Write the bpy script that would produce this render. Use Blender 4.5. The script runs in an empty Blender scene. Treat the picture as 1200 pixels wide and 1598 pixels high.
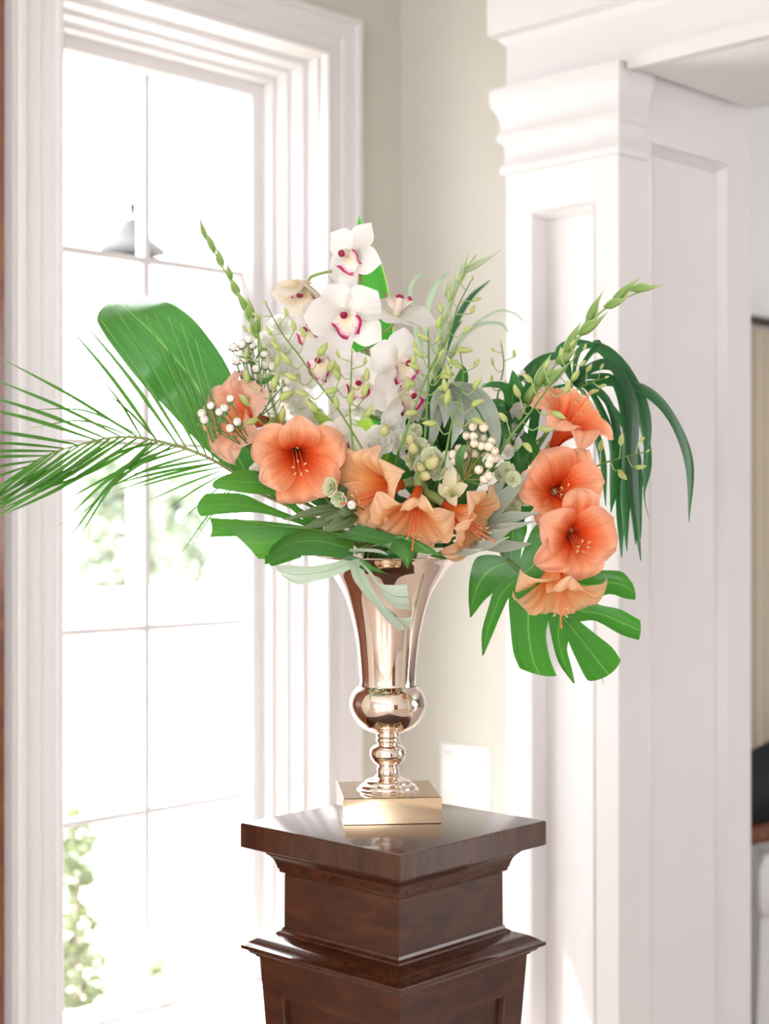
import bpy, bmesh, math, random
from mathutils import Vector, Matrix
from math import sin, cos, pi, radians, sqrt

S = bpy.context.scene
COL = S.collection
rnd = random.Random(7)

# ------------------------------------------------------------------ camera, sky, lights, exposure
F = 2450.0            # focal length in pixels of the 1200 x 1598 frame
ZC = 1.607            # eye height
cam_d = bpy.data.cameras.new('camera')
cam_d.sensor_fit = 'VERTICAL'
cam_d.sensor_height = 36.0
cam_d.lens = 36.0 * F / 1598.0
cam_d.clip_start = 0.05
cam_d.clip_end = 200
cam_d.dof.use_dof = True
cam_d.dof.focus_distance = 2.62
cam_d.dof.aperture_fstop = 2.3
cam = bpy.data.objects.new('camera', cam_d)
COL.objects.link(cam)
cam.location = (0, 0, ZC)
cam.rotation_euler = (pi / 2, 0, 0)
S.camera = cam

S.view_settings.view_transform = 'Standard'
S.view_settings.look = 'None'
S.view_settings.exposure = 0.0
S.view_settings.gamma = 1.0
S.view_settings.use_curve_mapping = False
try:
    S.cycles.use_denoising = True
    S.cycles.max_bounces = 10
    S.cycles.transparent_max_bounces = 16
    S.cycles.sample_clamp_indirect = 6.0
    S.cycles.caustics_reflective = False
    S.cycles.caustics_refractive = False
except Exception:
    pass

SKY = 10.5
world = bpy.data.worlds.new('sky')
S.world = world
world.use_nodes = True
wn = world.node_tree
bg = wn.nodes['Background']
bg.inputs['Color'].default_value = (0.97, 0.985, 1.0, 1)
bg.inputs['Strength'].default_value = SKY

# room axes: a runs from the plain end wall into the room, b from the window wall into the room
VL = sqrt(2400.0 ** 2 + F ** 2)
UX, UY = 2400.0 / VL, F / VL
CX, CY = 0.043, 4.2

def R(a, b, z=0.0):
    return Vector((CX - a * UX + b * UY, CY - a * UY - b * UX, z))

def W(px, py, d):
    return Vector(((px - 600.0) * d / F, d, ZC - (py - 799.0) * d / F))

def daylight(name, p, direction, w, h, power, color=(0.97, 0.985, 1.0), portal=False):
    l = bpy.data.lights.new(name, 'AREA')
    l.shape = 'RECTANGLE'
    l.size, l.size_y = w, h
    l.energy = power
    l.color = color
    if portal:
        l.cycles.is_portal = True
    o = bpy.data.objects.new(name, l)
    COL.objects.link(o)
    o.location = p
    o.rotation_euler = Vector(direction).to_track_quat('-Z', 'Z').to_euler()
    return o

A_BACK, B_BACK, H_CEIL = 6.2, 5.6, 3.3
dir_a = R(1, 0) - R(0, 0)
dir_b = R(0, 1) - R(0, 0)
# sky portals in the window of the picture and in the windows behind the camera; an added fill light in the next room
daylight('window_portal', R(0.69, -0.10, 1.55), dir_b, 0.80, 2.36, 1, portal=True)
daylight('rear_window_daylight', R(4.95, B_BACK + 0.1, 1.60), -dir_b, 1.3, 2.0, 1, portal=True)
daylight('side_window_daylight', R(A_BACK + 0.1, 4.25, 1.60), -dir_a, 1.4, 2.0, 1, portal=True)
daylight('side_window_daylight', R(A_BACK + 0.1, 2.1, 1.60), -dir_a, 1.4, 2.0, 1, portal=True)
sun_l = bpy.data.lights.new('sun', 'SUN')
sun_l.energy = 26.0
sun_l.angle = radians(0.6)
sun_l.color = (1.0, 0.96, 0.90)
sun = bpy.data.objects.new('sun', sun_l)
COL.objects.link(sun)
sun.location = R(1.5, -3, 6)
sun_el = radians(63)
sun_dir = (dir_b * 0.82 - dir_a * 0.57).normalized() * cos(sun_el) - Vector((0, 0, sin(sun_el)))
sun.rotation_euler = sun_dir.to_track_quat('-Z', 'Y').to_euler()
daylight('next_room_fill', R(-3.0, 4.9, 1.7), -dir_b, 3.0, 2.2, 105)  # added lamp with no window behind it, brightens the opening and room beyond

# ------------------------------------------------------------------ materials
MATS = {}

def nodes_of(name):
    m = bpy.data.materials.new(name)
    m.use_nodes = True
    nt = m.node_tree
    return m, nt, nt.nodes['Principled BSDF'], nt.nodes['Material Output']

def ramp(nt, stops):
    r = nt.nodes.new('ShaderNodeValToRGB')
    e = r.color_ramp.elements
    while len(e) < len(stops):
        e.new(0.5)
    for i, (p, c) in enumerate(stops):
        e[i].position = p
        e[i].color = (c[0], c[1], c[2], 1)
    return r

def paint(name, col, rough=0.5, bump=0.0, scale=120.0, spec=0.4):
    m, nt, b, out = nodes_of(name)
    tc = nt.nodes.new('ShaderNodeTexCoord')
    n = nt.nodes.new('ShaderNodeTexNoise')
    n.inputs['Scale'].default_value = 3.0
    n.inputs['Detail'].default_value = 4
    nt.links.new(tc.outputs['Object'], n.inputs['Vector'])
    c2 = tuple(c * 0.965 for c in col)
    r = ramp(nt, [(0.3, c2), (0.7, col)])
    nt.links.new(n.outputs['Fac'], r.inputs['Fac'])
    nt.links.new(r.outputs['Color'], b.inputs['Base Color'])
    b.inputs['Roughness'].default_value = rough
    b.inputs['Specular IOR Level'].default_value = spec
    if bump:
        n2 = nt.nodes.new('ShaderNodeTexNoise')
        n2.inputs['Scale'].default_value = scale
        nt.links.new(tc.outputs['Object'], n2.inputs['Vector'])
        bp = nt.nodes.new('ShaderNodeBump')
        bp.inputs['Strength'].default_value = bump
        bp.inputs['Distance'].default_value = 0.002
        nt.links.new(n2.outputs['Fac'], bp.inputs['Height'])
        nt.links.new(bp.outputs['Normal'], b.inputs['Normal'])
    return m

def wood(name, dark, mid, light, rough=0.22, stretch=(1, 1, 10), coat=0.6):
    m, nt, b, out = nodes_of(name)
    tc = nt.nodes.new('ShaderNodeTexCoord')
    mp = nt.nodes.new('ShaderNodeMapping')
    mp.inputs['Scale'].default_value = stretch
    nt.links.new(tc.outputs['Object'], mp.inputs['Vector'])
    n1 = nt.nodes.new('ShaderNodeTexNoise')
    n1.inputs['Scale'].default_value = 9
    n1.inputs['Detail'].default_value = 8
    n1.inputs['Distortion'].default_value = 0.6
    nt.links.new(mp.outputs['Vector'], n1.inputs['Vector'])
    n2 = nt.nodes.new('ShaderNodeTexNoise')
    n2.inputs['Scale'].default_value = 70
    n2.inputs['Detail'].default_value = 5
    nt.links.new(mp.outputs['Vector'], n2.inputs['Vector'])
    mx = nt.nodes.new('ShaderNodeMath')
    mx.operation = 'MULTIPLY_ADD'
    mx.inputs[1].default_value = 0.35
    nt.links.new(n2.outputs['Fac'], mx.inputs[0])
    nt.links.new(n1.outputs['Fac'], mx.inputs[2])
    r = ramp(nt, [(0.45, dark), (0.66, mid), (0.88, light)])
    nt.links.new(mx.outputs[0], r.inputs['Fac'])
    nt.links.new(r.outputs['Color'], b.inputs['Base Color'])
    b.inputs['Roughness'].default_value = rough
    b.inputs['Coat Weight'].default_value = coat
    b.inputs['Specular IOR Level'].default_value = 0.35
    b.inputs['Coat Roughness'].default_value = 0.12
    bp = nt.nodes.new('ShaderNodeBump')
    bp.inputs['Strength'].default_value = 0.06
    bp.inputs['Distance'].default_value = 0.001
    nt.links.new(n2.outputs['Fac'], bp.inputs['Height'])
    nt.links.new(bp.outputs['Normal'], b.inputs['Normal'])
    return m

def metal(name, col, rough=0.05):
    m, nt, b, out = nodes_of(name)
    tc = nt.nodes.new('ShaderNodeTexCoord')
    n = nt.nodes.new('ShaderNodeTexNoise')
    n.inputs['Scale'].default_value = 25
    nt.links.new(tc.outputs['Object'], n.inputs['Vector'])
    r = ramp(nt, [(0.3, tuple(c * 0.97 for c in col)), (0.7, col)])
    nt.links.new(n.outputs['Fac'], r.inputs['Fac'])
    nt.links.new(r.outputs['Color'], b.inputs['Base Color'])
    b.inputs['Metallic'].default_value = 1.0
    b.inputs['Roughness'].default_value = rough
    return m

def glass_mat(name):
    m, nt, b, out = nodes_of(name)
    nt.nodes.remove(b)
    t = nt.nodes.new('ShaderNodeBsdfTransparent')
    t.inputs['Color'].default_value = (0.97, 0.985, 0.98, 1)
    g = nt.nodes.new('ShaderNodeBsdfGlossy')
    g.inputs['Roughness'].default_value = 0.02
    fr = nt.nodes.new('ShaderNodeFresnel')
    fr.inputs['IOR'].default_value = 1.45
    mx = nt.nodes.new('ShaderNodeMixShader')
    nt.links.new(fr.outputs[0], mx.inputs['Fac'])
    nt.links.new(t.outputs[0], mx.inputs[1])
    nt.links.new(g.outputs[0], mx.inputs[2])
    nt.links.new(mx.outputs[0], out.inputs['Surface'])
    return m

def leafy(name, stops, trans, rough=0.35, tfac=0.45, streak=30.0, streak_amt=0.25, axis='v', spec=0.5, rib=None, spots=None, edge=None):
    """thin plant tissue: colour along uv.x, fine veins across uv.y, part of the light passes through"""
    m, nt, b, out = nodes_of(name)
    uv = nt.nodes.new('ShaderNodeUVMap')
    uv.uv_map = 'UVMap'
    sep = nt.nodes.new('ShaderNodeSeparateXYZ')
    nt.links.new(uv.outputs['UV'], sep.inputs[0])
    r = ramp(nt, stops)
    nt.links.new(sep.outputs['X'], r.inputs['Fac'])
    col = r.outputs['Color']
    # veins
    mp = nt.nodes.new('ShaderNodeMapping')
    mp.inputs['Scale'].default_value = (1.3, streak, 1) if axis == 'v' else (streak, 1.3, 1)
    nt.links.new(uv.outputs['UV'], mp.inputs['Vector'])
    n = nt.nodes.new('ShaderNodeTexNoise')
    n.inputs['Scale'].default_value = 1.0
    n.inputs['Detail'].default_value = 3
    nt.links.new(mp.outputs['Vector'], n.inputs['Vector'])
    rr = ramp(nt, [(0.35, (1 - streak_amt,) * 3), (0.65, (1 + streak_amt * 0.6,) * 3)])
    nt.links.new(n.outputs['Fac'], rr.inputs['Fac'])
    mul = nt.nodes.new('ShaderNodeMix')
    mul.data_type = 'RGBA'
    mul.blend_type = 'MULTIPLY'
    mul.inputs['Factor'].default_value = 1.0
    nt.links.new(col, mul.inputs[6])
    nt.links.new(rr.outputs['Color'], mul.inputs[7])
    col = mul.outputs[2]

    def dist_line(src, center, w, colr, colin):
        s = nt.nodes.new('ShaderNodeMath'); s.operation = 'SUBTRACT'
        nt.links.new(src, s.inputs[0]); s.inputs[1].default_value = center
        a = nt.nodes.new('ShaderNodeMath'); a.operation = 'ABSOLUTE'
        nt.links.new(s.outputs[0], a.inputs[0])
        mr = nt.nodes.new('ShaderNodeMapRange')
        mr.inputs['From Min'].default_value = w
        mr.inputs['From Max'].default_value = w * 0.4
        nt.links.new(a.outputs[0], mr.inputs['Value'])
        mm = nt.nodes.new('ShaderNodeMix'); mm.data_type = 'RGBA'
        nt.links.new(mr.outputs[0], mm.inputs['Factor'])
        nt.links.new(colin, mm.inputs[6])
        mm.inputs[7].default_value = (*colr, 1)
        return mm.outputs[2]
    if rib:
        col = dist_line(sep.outputs['Y'], 0.5, rib[0], rib[1], col)
    if edge:
        for c in (0.0, 1.0):
            col = dist_line(sep.outputs['Y'], c, edge[0], edge[1], col)
    nt.links.new(col, b.inputs['Base Color'])
    b.inputs['Roughness'].default_value = rough
    b.inputs['Specular IOR Level'].default_value = spec
    tb = nt.nodes.new('ShaderNodeBsdfTranslucent')
    tm = nt.nodes.new('ShaderNodeMix'); tm.data_type = 'RGBA'; tm.blend_type = 'MULTIPLY'
    tm.inputs['Factor'].default_value = 1.0
    nt.links.new(col, tm.inputs[6])
    tm.inputs[7].default_value = (*trans, 1)
    nt.links.new(tm.outputs[2], tb.inputs['Color'])
    mx = nt.nodes.new('ShaderNodeMixShader')
    mx.inputs['Fac'].default_value = tfac
    nt.links.new(b.outputs[0], mx.inputs[1])
    nt.links.new(tb.outputs[0], mx.inputs[2])
    nt.links.new(mx.outputs[0], out.inputs['Surface'])
    return m

def lip_mat(name):
    """orchid lip: cream bowl, magenta scalloped rim, freckles; uv.x runs centre to rim"""
    m, nt, b, out = nodes_of(name)
    uv = nt.nodes.new('ShaderNodeUVMap'); uv.uv_map = 'UVMap'
    sep = nt.nodes.new('ShaderNodeSeparateXYZ')
    nt.links.new(uv.outputs['UV'], sep.inputs[0])
    n = nt.nodes.new('ShaderNodeTexNoise')
    n.inputs['Scale'].default_value = 16
    nt.links.new(uv.outputs['UV'], n.inputs['Vector'])
    ad = nt.nodes.new('ShaderNodeMath'); ad.operation = 'MULTIPLY_ADD'
    ad.inputs[1].default_value = 0.22
    nt.links.new(n.outputs['Fac'], ad.inputs[0])
    nt.links.new(sep.outputs['X'], ad.inputs[2])
    r = ramp(nt, [(0.0, (0.75, 0.55, 0.18)), (0.30, (0.86, 0.76, 0.55)), (0.70, (0.88, 0.76, 0.72)), (0.88, (0.85, 0.52, 0.60)), (0.95, (0.45, 0.01, 0.12))])
    nt.links.new(ad.outputs[0], r.inputs['Fac'])
    tc = nt.nodes.new('ShaderNodeTexCoord')
    v = nt.nodes.new('ShaderNodeTexVoronoi')
    v.inputs['Scale'].default_value = 330
    nt.links.new(tc.outputs['Object'], v.inputs['Vector'])
    th = nt.nodes.new('ShaderNodeMath'); th.operation = 'LESS_THAN'
    th.inputs[1].default_value = 0.27
    nt.links.new(v.outputs['Distance'], th.inputs[0])
    band = nt.nodes.new('ShaderNodeMapRange')
    band.inputs['From Min'].default_value = 0.55
    band.inputs['From Max'].default_value = 0.68
    nt.links.new(sep.outputs['X'], band.inputs['Value'])
    mu = nt.nodes.new('ShaderNodeMath'); mu.operation = 'MULTIPLY'
    nt.links.new(th.outputs[0], mu.inputs[0])
    nt.links.new(band.outputs[0], mu.inputs[1])
    mm = nt.nodes.new('ShaderNodeMix'); mm.data_type = 'RGBA'
    nt.links.new(mu.outputs[0], mm.inputs['Factor'])
    nt.links.new(r.outputs['Color'], mm.inputs[6])
    mm.inputs[7].default_value = (0.42, 0.03, 0.13, 1)
    nt.links.new(mm.outputs[2], b.inputs['Base Color'])
    b.inputs['Roughness'].default_value = 0.45
    return m

M = {}
M['white'] = paint('white_gloss_paint', (0.735, 0.70, 0.70), 0.4)
M['ceil'] = paint('ceiling_paint', (0.86, 0.85, 0.85), 0.8)
M['beige'] = paint('beige_wall_paint', (0.595, 0.565, 0.50), 0.85, 0.15)
M['plate'] = paint('plate_plastic', (0.90, 0.89, 0.87), 0.35)
M['slot'] = paint('slot_grey', (0.62, 0.60, 0.60), 0.5)
M['maho'] = wood('mahogany', (0.032, 0.0085, 0.0035), (0.054, 0.0148, 0.0055), (0.084, 0.024, 0.009), rough=0.32, stretch=(1, 1, 4), coat=0.15)
M['maho_top'] = wood('mahogany_top', (0.036, 0.0105, 0.0045), (0.056, 0.0165, 0.0065), (0.082, 0.025, 0.010), rough=0.18, stretch=(1.5, 6, 1), coat=0.45)
M['maho_h'] = wood('mahogany_rail', (0.032, 0.0088, 0.0038), (0.056, 0.0155, 0.006), (0.085, 0.025, 0.0095), rough=0.22, stretch=(4, 4, 14), coat=0.35)
M['doorwood'] = wood('door_wood', (0.10, 0.028, 0.013), (0.17, 0.05, 0.022), (0.26, 0.09, 0.04), stretch=(8, 8, 1))
M['floor'] = wood('floor_oak', (0.54, 0.45, 0.39), (0.60, 0.51, 0.45), (0.66, 0.57, 0.51), rough=0.35, stretch=(1, 8, 1), coat=0.2)
M['gold'] = metal('champagne_gold', (0.95, 0.80, 0.69), 0.03)
M['gold_dark_reflection'] = metal('champagne_gold_dark_reflection', (0.66, 0.49, 0.33), 0.09)  # same gold darkened: reflection of a brown floor put into the colour
M['glass'] = glass_mat('window_glass')
M['grey_strip'] = paint('side_strip_grey', (0.52, 0.50, 0.50), 0.6)
M['stone'] = paint('pale_paving', (0.50, 0.49, 0.46), 0.9)
M['bronze'] = paint('lantern_bronze', (0.020, 0.020, 0.024), 0.8)
M['curtain'] = paint('curtain_linen', (0.66, 0.58, 0.47), 0.9)
M['dark'] = paint('dark_brown_lacquer', (0.055, 0.038, 0.03), 0.4)
M['black'] = paint('black_fabric', (0.018, 0.018, 0.02), 0.7)
M['linen'] = paint('white_linen', (0.82, 0.80, 0.79), 0.9)
M['rug'] = paint('pale_rug', (0.62, 0.55, 0.51), 0.95)

# ------------------------------------------------------------------ mesh helpers
class MB:
    def __init__(s):
        s.v = []; s.f = []; s.uv = []; s.mi = []; s.cur = 0

    def face(s, idx, uvs=None):
        s.f.append(tuple(idx)); s.mi.append(s.cur)
        s.uv.extend(uvs if uvs else [(0.5, 0.5)] * len(idx))

    def quad(s, a, b, c, d):
        n = len(s.v); s.v += [Vector(a), Vector(b), Vector(c), Vector(d)]
        s.face((n, n + 1, n + 2, n + 3), [(0, 0), (1, 0), (1, 1), (0, 1)])

    def grid(s, rows, uvs=None, close=False):
        n0 = len(s.v); nr = len(rows); nc = len(rows[0])
        for r in rows:
            s.v += [Vector(p) for p in r]
        for i in range(nr - 1):
            for j in range(nc if close else nc - 1):
                k = (j + 1) % nc
                ids = (n0 + i * nc + j, n0 + i * nc + k, n0 + (i + 1) * nc + k, n0 + (i + 1) * nc + j)
                if uvs:
                    s.face(ids, [uvs[i][j], uvs[i][k], uvs[i + 1][k], uvs[i + 1][j]])
                else:
                    a, b = i / (nr - 1), (i + 1) / (nr - 1)
                    c, d = j / nc, (j + 1) / nc
                    s.face(ids, [(a, c), (a, d), (b, d), (b, c)])
        return s

    def box(s, f, lo, hi):
        """f maps (x,y,z) of the box to world"""
        P = [f(x, y, z) for z in (lo[2], hi[2]) for y in (lo[1], hi[1]) for x in (lo[0], hi[0])]
        n = len(s.v); s.v += [Vector(p) for p in P]
        for q in ((0, 2, 3, 1), (4, 5, 7, 6), (0, 1, 5, 4), (2, 6, 7, 3), (0, 4, 6, 2), (1, 3, 7, 5)):
            s.face([n + i for i in q])
        return s

    def tube(s, pts, rad, n=7, cap=True):
        pts = [Vector(p) for p in pts]
        m = len(pts)
        rads = rad if isinstance(rad, (list, tuple)) else [rad] * m
        t0 = (pts[1] - pts[0]).normalized()
        ref = Vector((0, 0, 1)) if abs(t0.z) < 0.9 else Vector((1, 0, 0))
        x = t0.cross(ref).normalized()
        rows = []
        for i in range(m):
            t = (pts[min(i + 1, m - 1)] - pts[max(i - 1, 0)])
            if t.length < 1e-9: t = t0
            t.normalize()
            x = (x - t * x.dot(t)).normalized()
            y = t.cross(x)
            rows.append([pts[i] + (x * cos(2 * pi * k / n) + y * sin(2 * pi * k / n)) * rads[i] for k in range(n)])
        n0 = len(s.v)
        s.grid(rows, close=True)
        if cap:
            s.face([n0 + k for k in range(n)][::-1])
            s.face([n0 + (m - 1) * n + k for k in range(n)])
        return s

    def ball(s, c, r, axis=(0, 0, 1), stretch=1.0, nu=8, nv=6, taper=0.0):
        """egg about an axis; taper pulls the far end to a point"""
        c = Vector(c); z = Vector(axis).normalized()
        x = z.cross(Vector((0.31, 0.77, 0.55))).normalized(); y = z.cross(x)
        rows = []
        for i in range(nv + 1):
            th = pi * i / nv
            h = -cos(th); q = max(sin(th), 0.02)
            q *= 1 - taper * max(h, -0.2)
            rows.append([c + z * (h * r * stretch) + (x * cos(2 * pi * k / nu) + y * sin(2 * pi * k / nu)) * r * q for k in range(nu)])
        s.grid(rows, close=True)
        return s

    def lathe(s, prof, c, n=48, inner=False):
        rows = [[Vector((c[0] + r * cos(2 * pi * k / n), c[1] + r * sin(2 * pi * k / n), c[2] + z)) for k in range(n)] for r, z in prof]
        s.grid(rows, close=True)
        return s

    def ring4(s, prof, f, cap=(True, True)):
        """prof = list of four-corner rectangles (x0,x1,y0,y1,z); lofted with hard corners"""
        n0 = len(s.v)
        for (x0, x1, y0, y1, z) in prof:
            s.v += [Vector(f(x0, y0, z)), Vector(f(x1, y0, z)), Vector(f(x1, y1, z)), Vector(f(x0, y1, z))]
        for i in range(len(prof) - 1):
            for k in range(4):
                q = (k + 1) % 4
                s.face((n0 + i * 4 + k, n0 + i * 4 + q, n0 + i * 4 + 4 + q, n0 + i * 4 + 4 + k))
        if cap[0]: s.face((n0 + 3, n0 + 2, n0 + 1, n0))
        if cap[1]:
            e = n0 + 4 * (len(prof) - 1); s.face((e, e + 1, e + 2, e + 3))
        return s

    def mesh(s, name, mats, sharp=40, shift=None):
        me = bpy.data.meshes.new(name)
        vs = [(v - shift) if shift is not None else v for v in s.v]
        me.from_pydata([tuple(v) for v in vs], [], s.f)
        if not isinstance(mats, (list, tuple)): mats = [mats]
        for m in mats: me.materials.append(m)
        me.polygons.foreach_set('material_index', s.mi)
        me.polygons.foreach_set('use_smooth', [True] * len(s.f))
        ul = me.uv_layers.new(name='UVMap')
        ul.data.foreach_set('uv', [c for u in s.uv for c in u])
        me.update()
        bm = bmesh.new(); bm.from_mesh(me)
        bmesh.ops.remove_doubles(bm, verts=bm.verts, dist=1e-6)
        bmesh.ops.recalc_face_normals(bm, faces=bm.faces)
        bm.to_mesh(me); bm.free()
        if sharp: me.set_sharp_from_angle(angle=radians(sharp))
        return me

def link(name, data, parent=None, mat=None):
    o = bpy.data.objects.new(name, data)
    COL.objects.link(o)
    if parent is not None: o.parent = parent
    if mat is not None: o.matrix_local = mat
    return o

def thing(name, label, cat, loc, group=None):
    o = link(name, None)
    o.empty_display_size = 0.03
    o.location = loc
    o['label'] = label; o['category'] = cat
    if group: o['group'] = group
    return o

def origin(o):
    p = Vector((0, 0, 0))
    while o is not None:
        p = p + o.location; o = o.parent
    return p

def part(name, mb, mats, parent, sharp=40):
    """vertices given in world space"""
    return link(name, mb.mesh(name, mats, sharp, origin(parent)), parent)

def solo(name, mb, mats, label, cat, loc, group=None, sharp=40):
    o = link(name, mb.mesh(name, mats, sharp, Vector(loc)))
    o.location = loc
    o['label'] = label; o['category'] = cat
    if group: o['group'] = group
    return o

def struct(name, mb, mats, sharp=40):
    o = link(name, mb.mesh(name, mats, sharp))
    o['kind'] = 'structure'
    return o

def cr(pts, n=24):
    """Catmull-Rom through the points"""
    P = [Vector(p) for p in pts]
    if len(P) == 2: P = [P[0], (P[0] + P[1]) / 2, P[1]]
    P = [P[0] * 2 - P[1]] + P + [P[-1] * 2 - P[-2]]
    seg = len(P) - 3; out = []
    for i in range(n + 1):
        t = i / n * seg; k = min(int(t), seg - 1); u = t - k
        a, b, c, d = P[k:k + 4]
        out.append(0.5 * ((2 * b) + (c - a) * u + (2 * a - 5 * b + 4 * c - d) * u * u + (3 * b - a - 3 * c + d) * u ** 3))
    return out

def cr1(vals, n):
    return [v.x for v in cr([(v, 0, 0) for v in vals], n)]

def blade(mb, path, widths, hint=(0, -1, 0), cup=0.0, wave=0.0, nu=20, nv=6, fold=0.0, twist=0.0, seed=0):
    """leaf blade along a 3-D path; widths are half widths in metres; hint is the side the face looks to"""
    r = random.Random(seed)
    C = cr(path, nu); ws = cr1(widths, nu); ph = r.random() * 6
    hint = Vector(hint).normalized()
    rows, uvs = [], []
    for i in range(nu + 1):
        t = (C[min(i + 1, nu)] - C[max(i - 1, 0)]).normalized()
        side = t.cross(hint)
        side = side.normalized() if side.length > 1e-4 else Vector((1, 0, 0))
        nrm = side.cross(t).normalized()
        if twist:
            rot = Matrix.Rotation(twist * i / nu, 3, t)
            side = rot @ side; nrm = rot @ nrm
        w = max(ws[i], 0.0004); row, uu = [], []
        for j in range(nv + 1):
            q = -1 + 2 * j / nv
            off = cup * q * q * w + fold * abs(q) * w
            if wave: off += wave * abs(q) * sin(i / nu * 13 + ph + (1.7 if q > 0 else 0))
            row.append(C[i] + side * (q * w) + nrm * off)
            uu.append((i / nu, j / nv))
        rows.append(row); uvs.append(uu)
    mb.grid(rows, uvs)
    return mb
# ------------------------------------------------------------------ the room
def bx(mb, a0, a1, b0, b1, z0, z1):
    return mb.box(R, (a0, b0, z0), (a1, b1, z1))

struct('floor', bx(MB(), -9.0, A_BACK + 0.2, -0.2, 7.4, -0.1, 0.0), M['floor'])
struct('ceiling', bx(MB(), -9.0, A_BACK + 0.2, -0.2, 7.4, H_CEIL, H_CEIL + 0.1), M['ceil'])

# window wall with the opening of the tall window and of the front door
WA0, WA1, WZ0, WZ1 = 0.294, 1.078, 0.36, 2.765
DA0, DA1, DZ = 1.234, 2.20, 2.55
m = MB()
bx(m, -0.388, WA0, -0.24, 0, 0, H_CEIL)
bx(m, WA0, WA1, -0.24, 0, 0, WZ0)
bx(m, WA0, WA1, -0.24, 0, WZ1, H_CEIL)
bx(m, WA1, DA0, -0.24, 0, 0, H_CEIL)
bx(m, DA0, DA1, -0.24, 0, 3.05, H_CEIL)
bx(m, DA1, A_BACK, -0.24, 0, 0, H_CEIL)
struct('wall_left', m, M['beige'])

# end wall, the stretch between the window corner and the pier, and beyond the opening
struct('wall_back', bx(bx(MB(), -0.388, 0.0, 0.0, 0.56, 0, H_CEIL), -0.388, 0.0, 3.2, 7.4, 0, H_CEIL), M['beige'])

# walls behind the camera with their window openings
def wall_with_holes(name, fixed, horizontal, span, holes, mat):
    m = MB(); cur = span[0]
    def seg(s0, s1, z0, z1):
        if horizontal: bx(m, s0, s1, fixed, fixed + 0.2, z0, z1)
        else: bx(m, fixed, fixed + 0.2, s0, s1, z0, z1)
    for (h0, h1, z0, z1) in holes:
        seg(cur, h0, 0, H_CEIL); seg(h0, h1, 0, z0); seg(h0, h1, z1, H_CEIL); cur = h1
    seg(cur, span[1], 0, H_CEIL)
    return struct(name, m, mat)
wall_with_holes('wall_right', B_BACK, True, (0.0, A_BACK + 0.2), [(4.3, 5.6, 0.6, 2.6)], M['ceil'])
wall_with_holes('wall_front', A_BACK, False, (0.0, B_BACK), [(1.4, 2.8, 0.6, 2.6), (3.55, 4.95, 0.6, 2.6)], M['ceil'])
# next room
m = MB(); bx(m, -9.2, -9.0, -0.2, 7.4, 0, H_CEIL); bx(m, -9.0, 0.0, 7.4, 7.6, 0, H_CEIL); bx(m, -9.0, -0.388, -0.24, 0, 0, H_CEIL)
struct('wall_far', m, M['ceil'])

# front door at the left edge
d1 = struct('door_1', bx(MB(), DA0 + 0.02, DA1 - 0.02, -0.09, -0.03, 0, 3.03), M['doorwood'])
m = MB()
for z0, z1 in ((0.25, 1.2), (1.4, 2.8)):
    bx(m, DA0 + 0.18, DA1 - 0.18, -0.03, -0.018, z0, z1)
link('door_panel', m.mesh('door_panel', M['doorwood']), d1)
m = MB(); bx(m, DA0 - 0.012, DA0 + 0.02, -0.10, 0.012, 0, 3.05); bx(m, DA1 - 0.02, DA1 + 0.012, -0.10, 0.012, 0, 3.05)
link('door_frame', m.mesh('door_frame', M['doorwood']), d1)
struct('trim_3', bx(MB(), 1.194, DA0 - 0.012, 0, 0.008, 0, H_CEIL), M['grey_strip'])  # plain grey strip between window casing and door frame
d2 = struct('door_2', bx(MB(), 2.4, 3.35, B_BACK - 0.06, B_BACK - 0.005, 0, 2.35), M['doorwood'])  # unseen door, added as a dark shape for the vase to reflect
m = MB()
for z0, z1 in ((0.2, 1.0), (1.2, 2.15)):
    bx(m, 2.55, 3.2, B_BACK - 0.075, B_BACK - 0.06, z0, z1)
link('door_panel', m.mesh('door_panel', M['doorwood']), d2)

# ------------------------------------------------------------------ the tall window
GA0, GA1, GB = 0.400, 1.005, -0.19          # glass
GZ0, GZ1 = 0.43, 2.668
win = link('window_1', None); win['kind'] = 'structure'; win.location = R(0.69, 0, WZ0)
def wpart(name, m, mat):
    return part(name, m, mat, win)

def frame_loft(m, prof):
    """rectangular picture-frame profile: prof = (inset, b) pairs, inset measured inward from the wall opening"""
    rows = []
    for ins, b in prof:
        a0, a1, z0, z1 = WA0 + ins, WA1 - ins * (0.69 if ins > 0 else 1.0), WZ0 + ins * 0.66, WZ1 - ins * 0.92
        rows.append([R(a0, b, z0), R(a1, b, z0), R(a1, b, z1), R(a0, b, z1)])
    n0 = len(m.v)
    for r in rows: m.v += r
    for i in range(len(rows) - 1):
        for k in range(4):
            q = (k + 1) % 4
            m.face((n0 + i * 4 + k, n0 + i * 4 + q, n0 + i * 4 + 4 + q, n0 + i * 4 + 4 + k))
    return m
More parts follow.
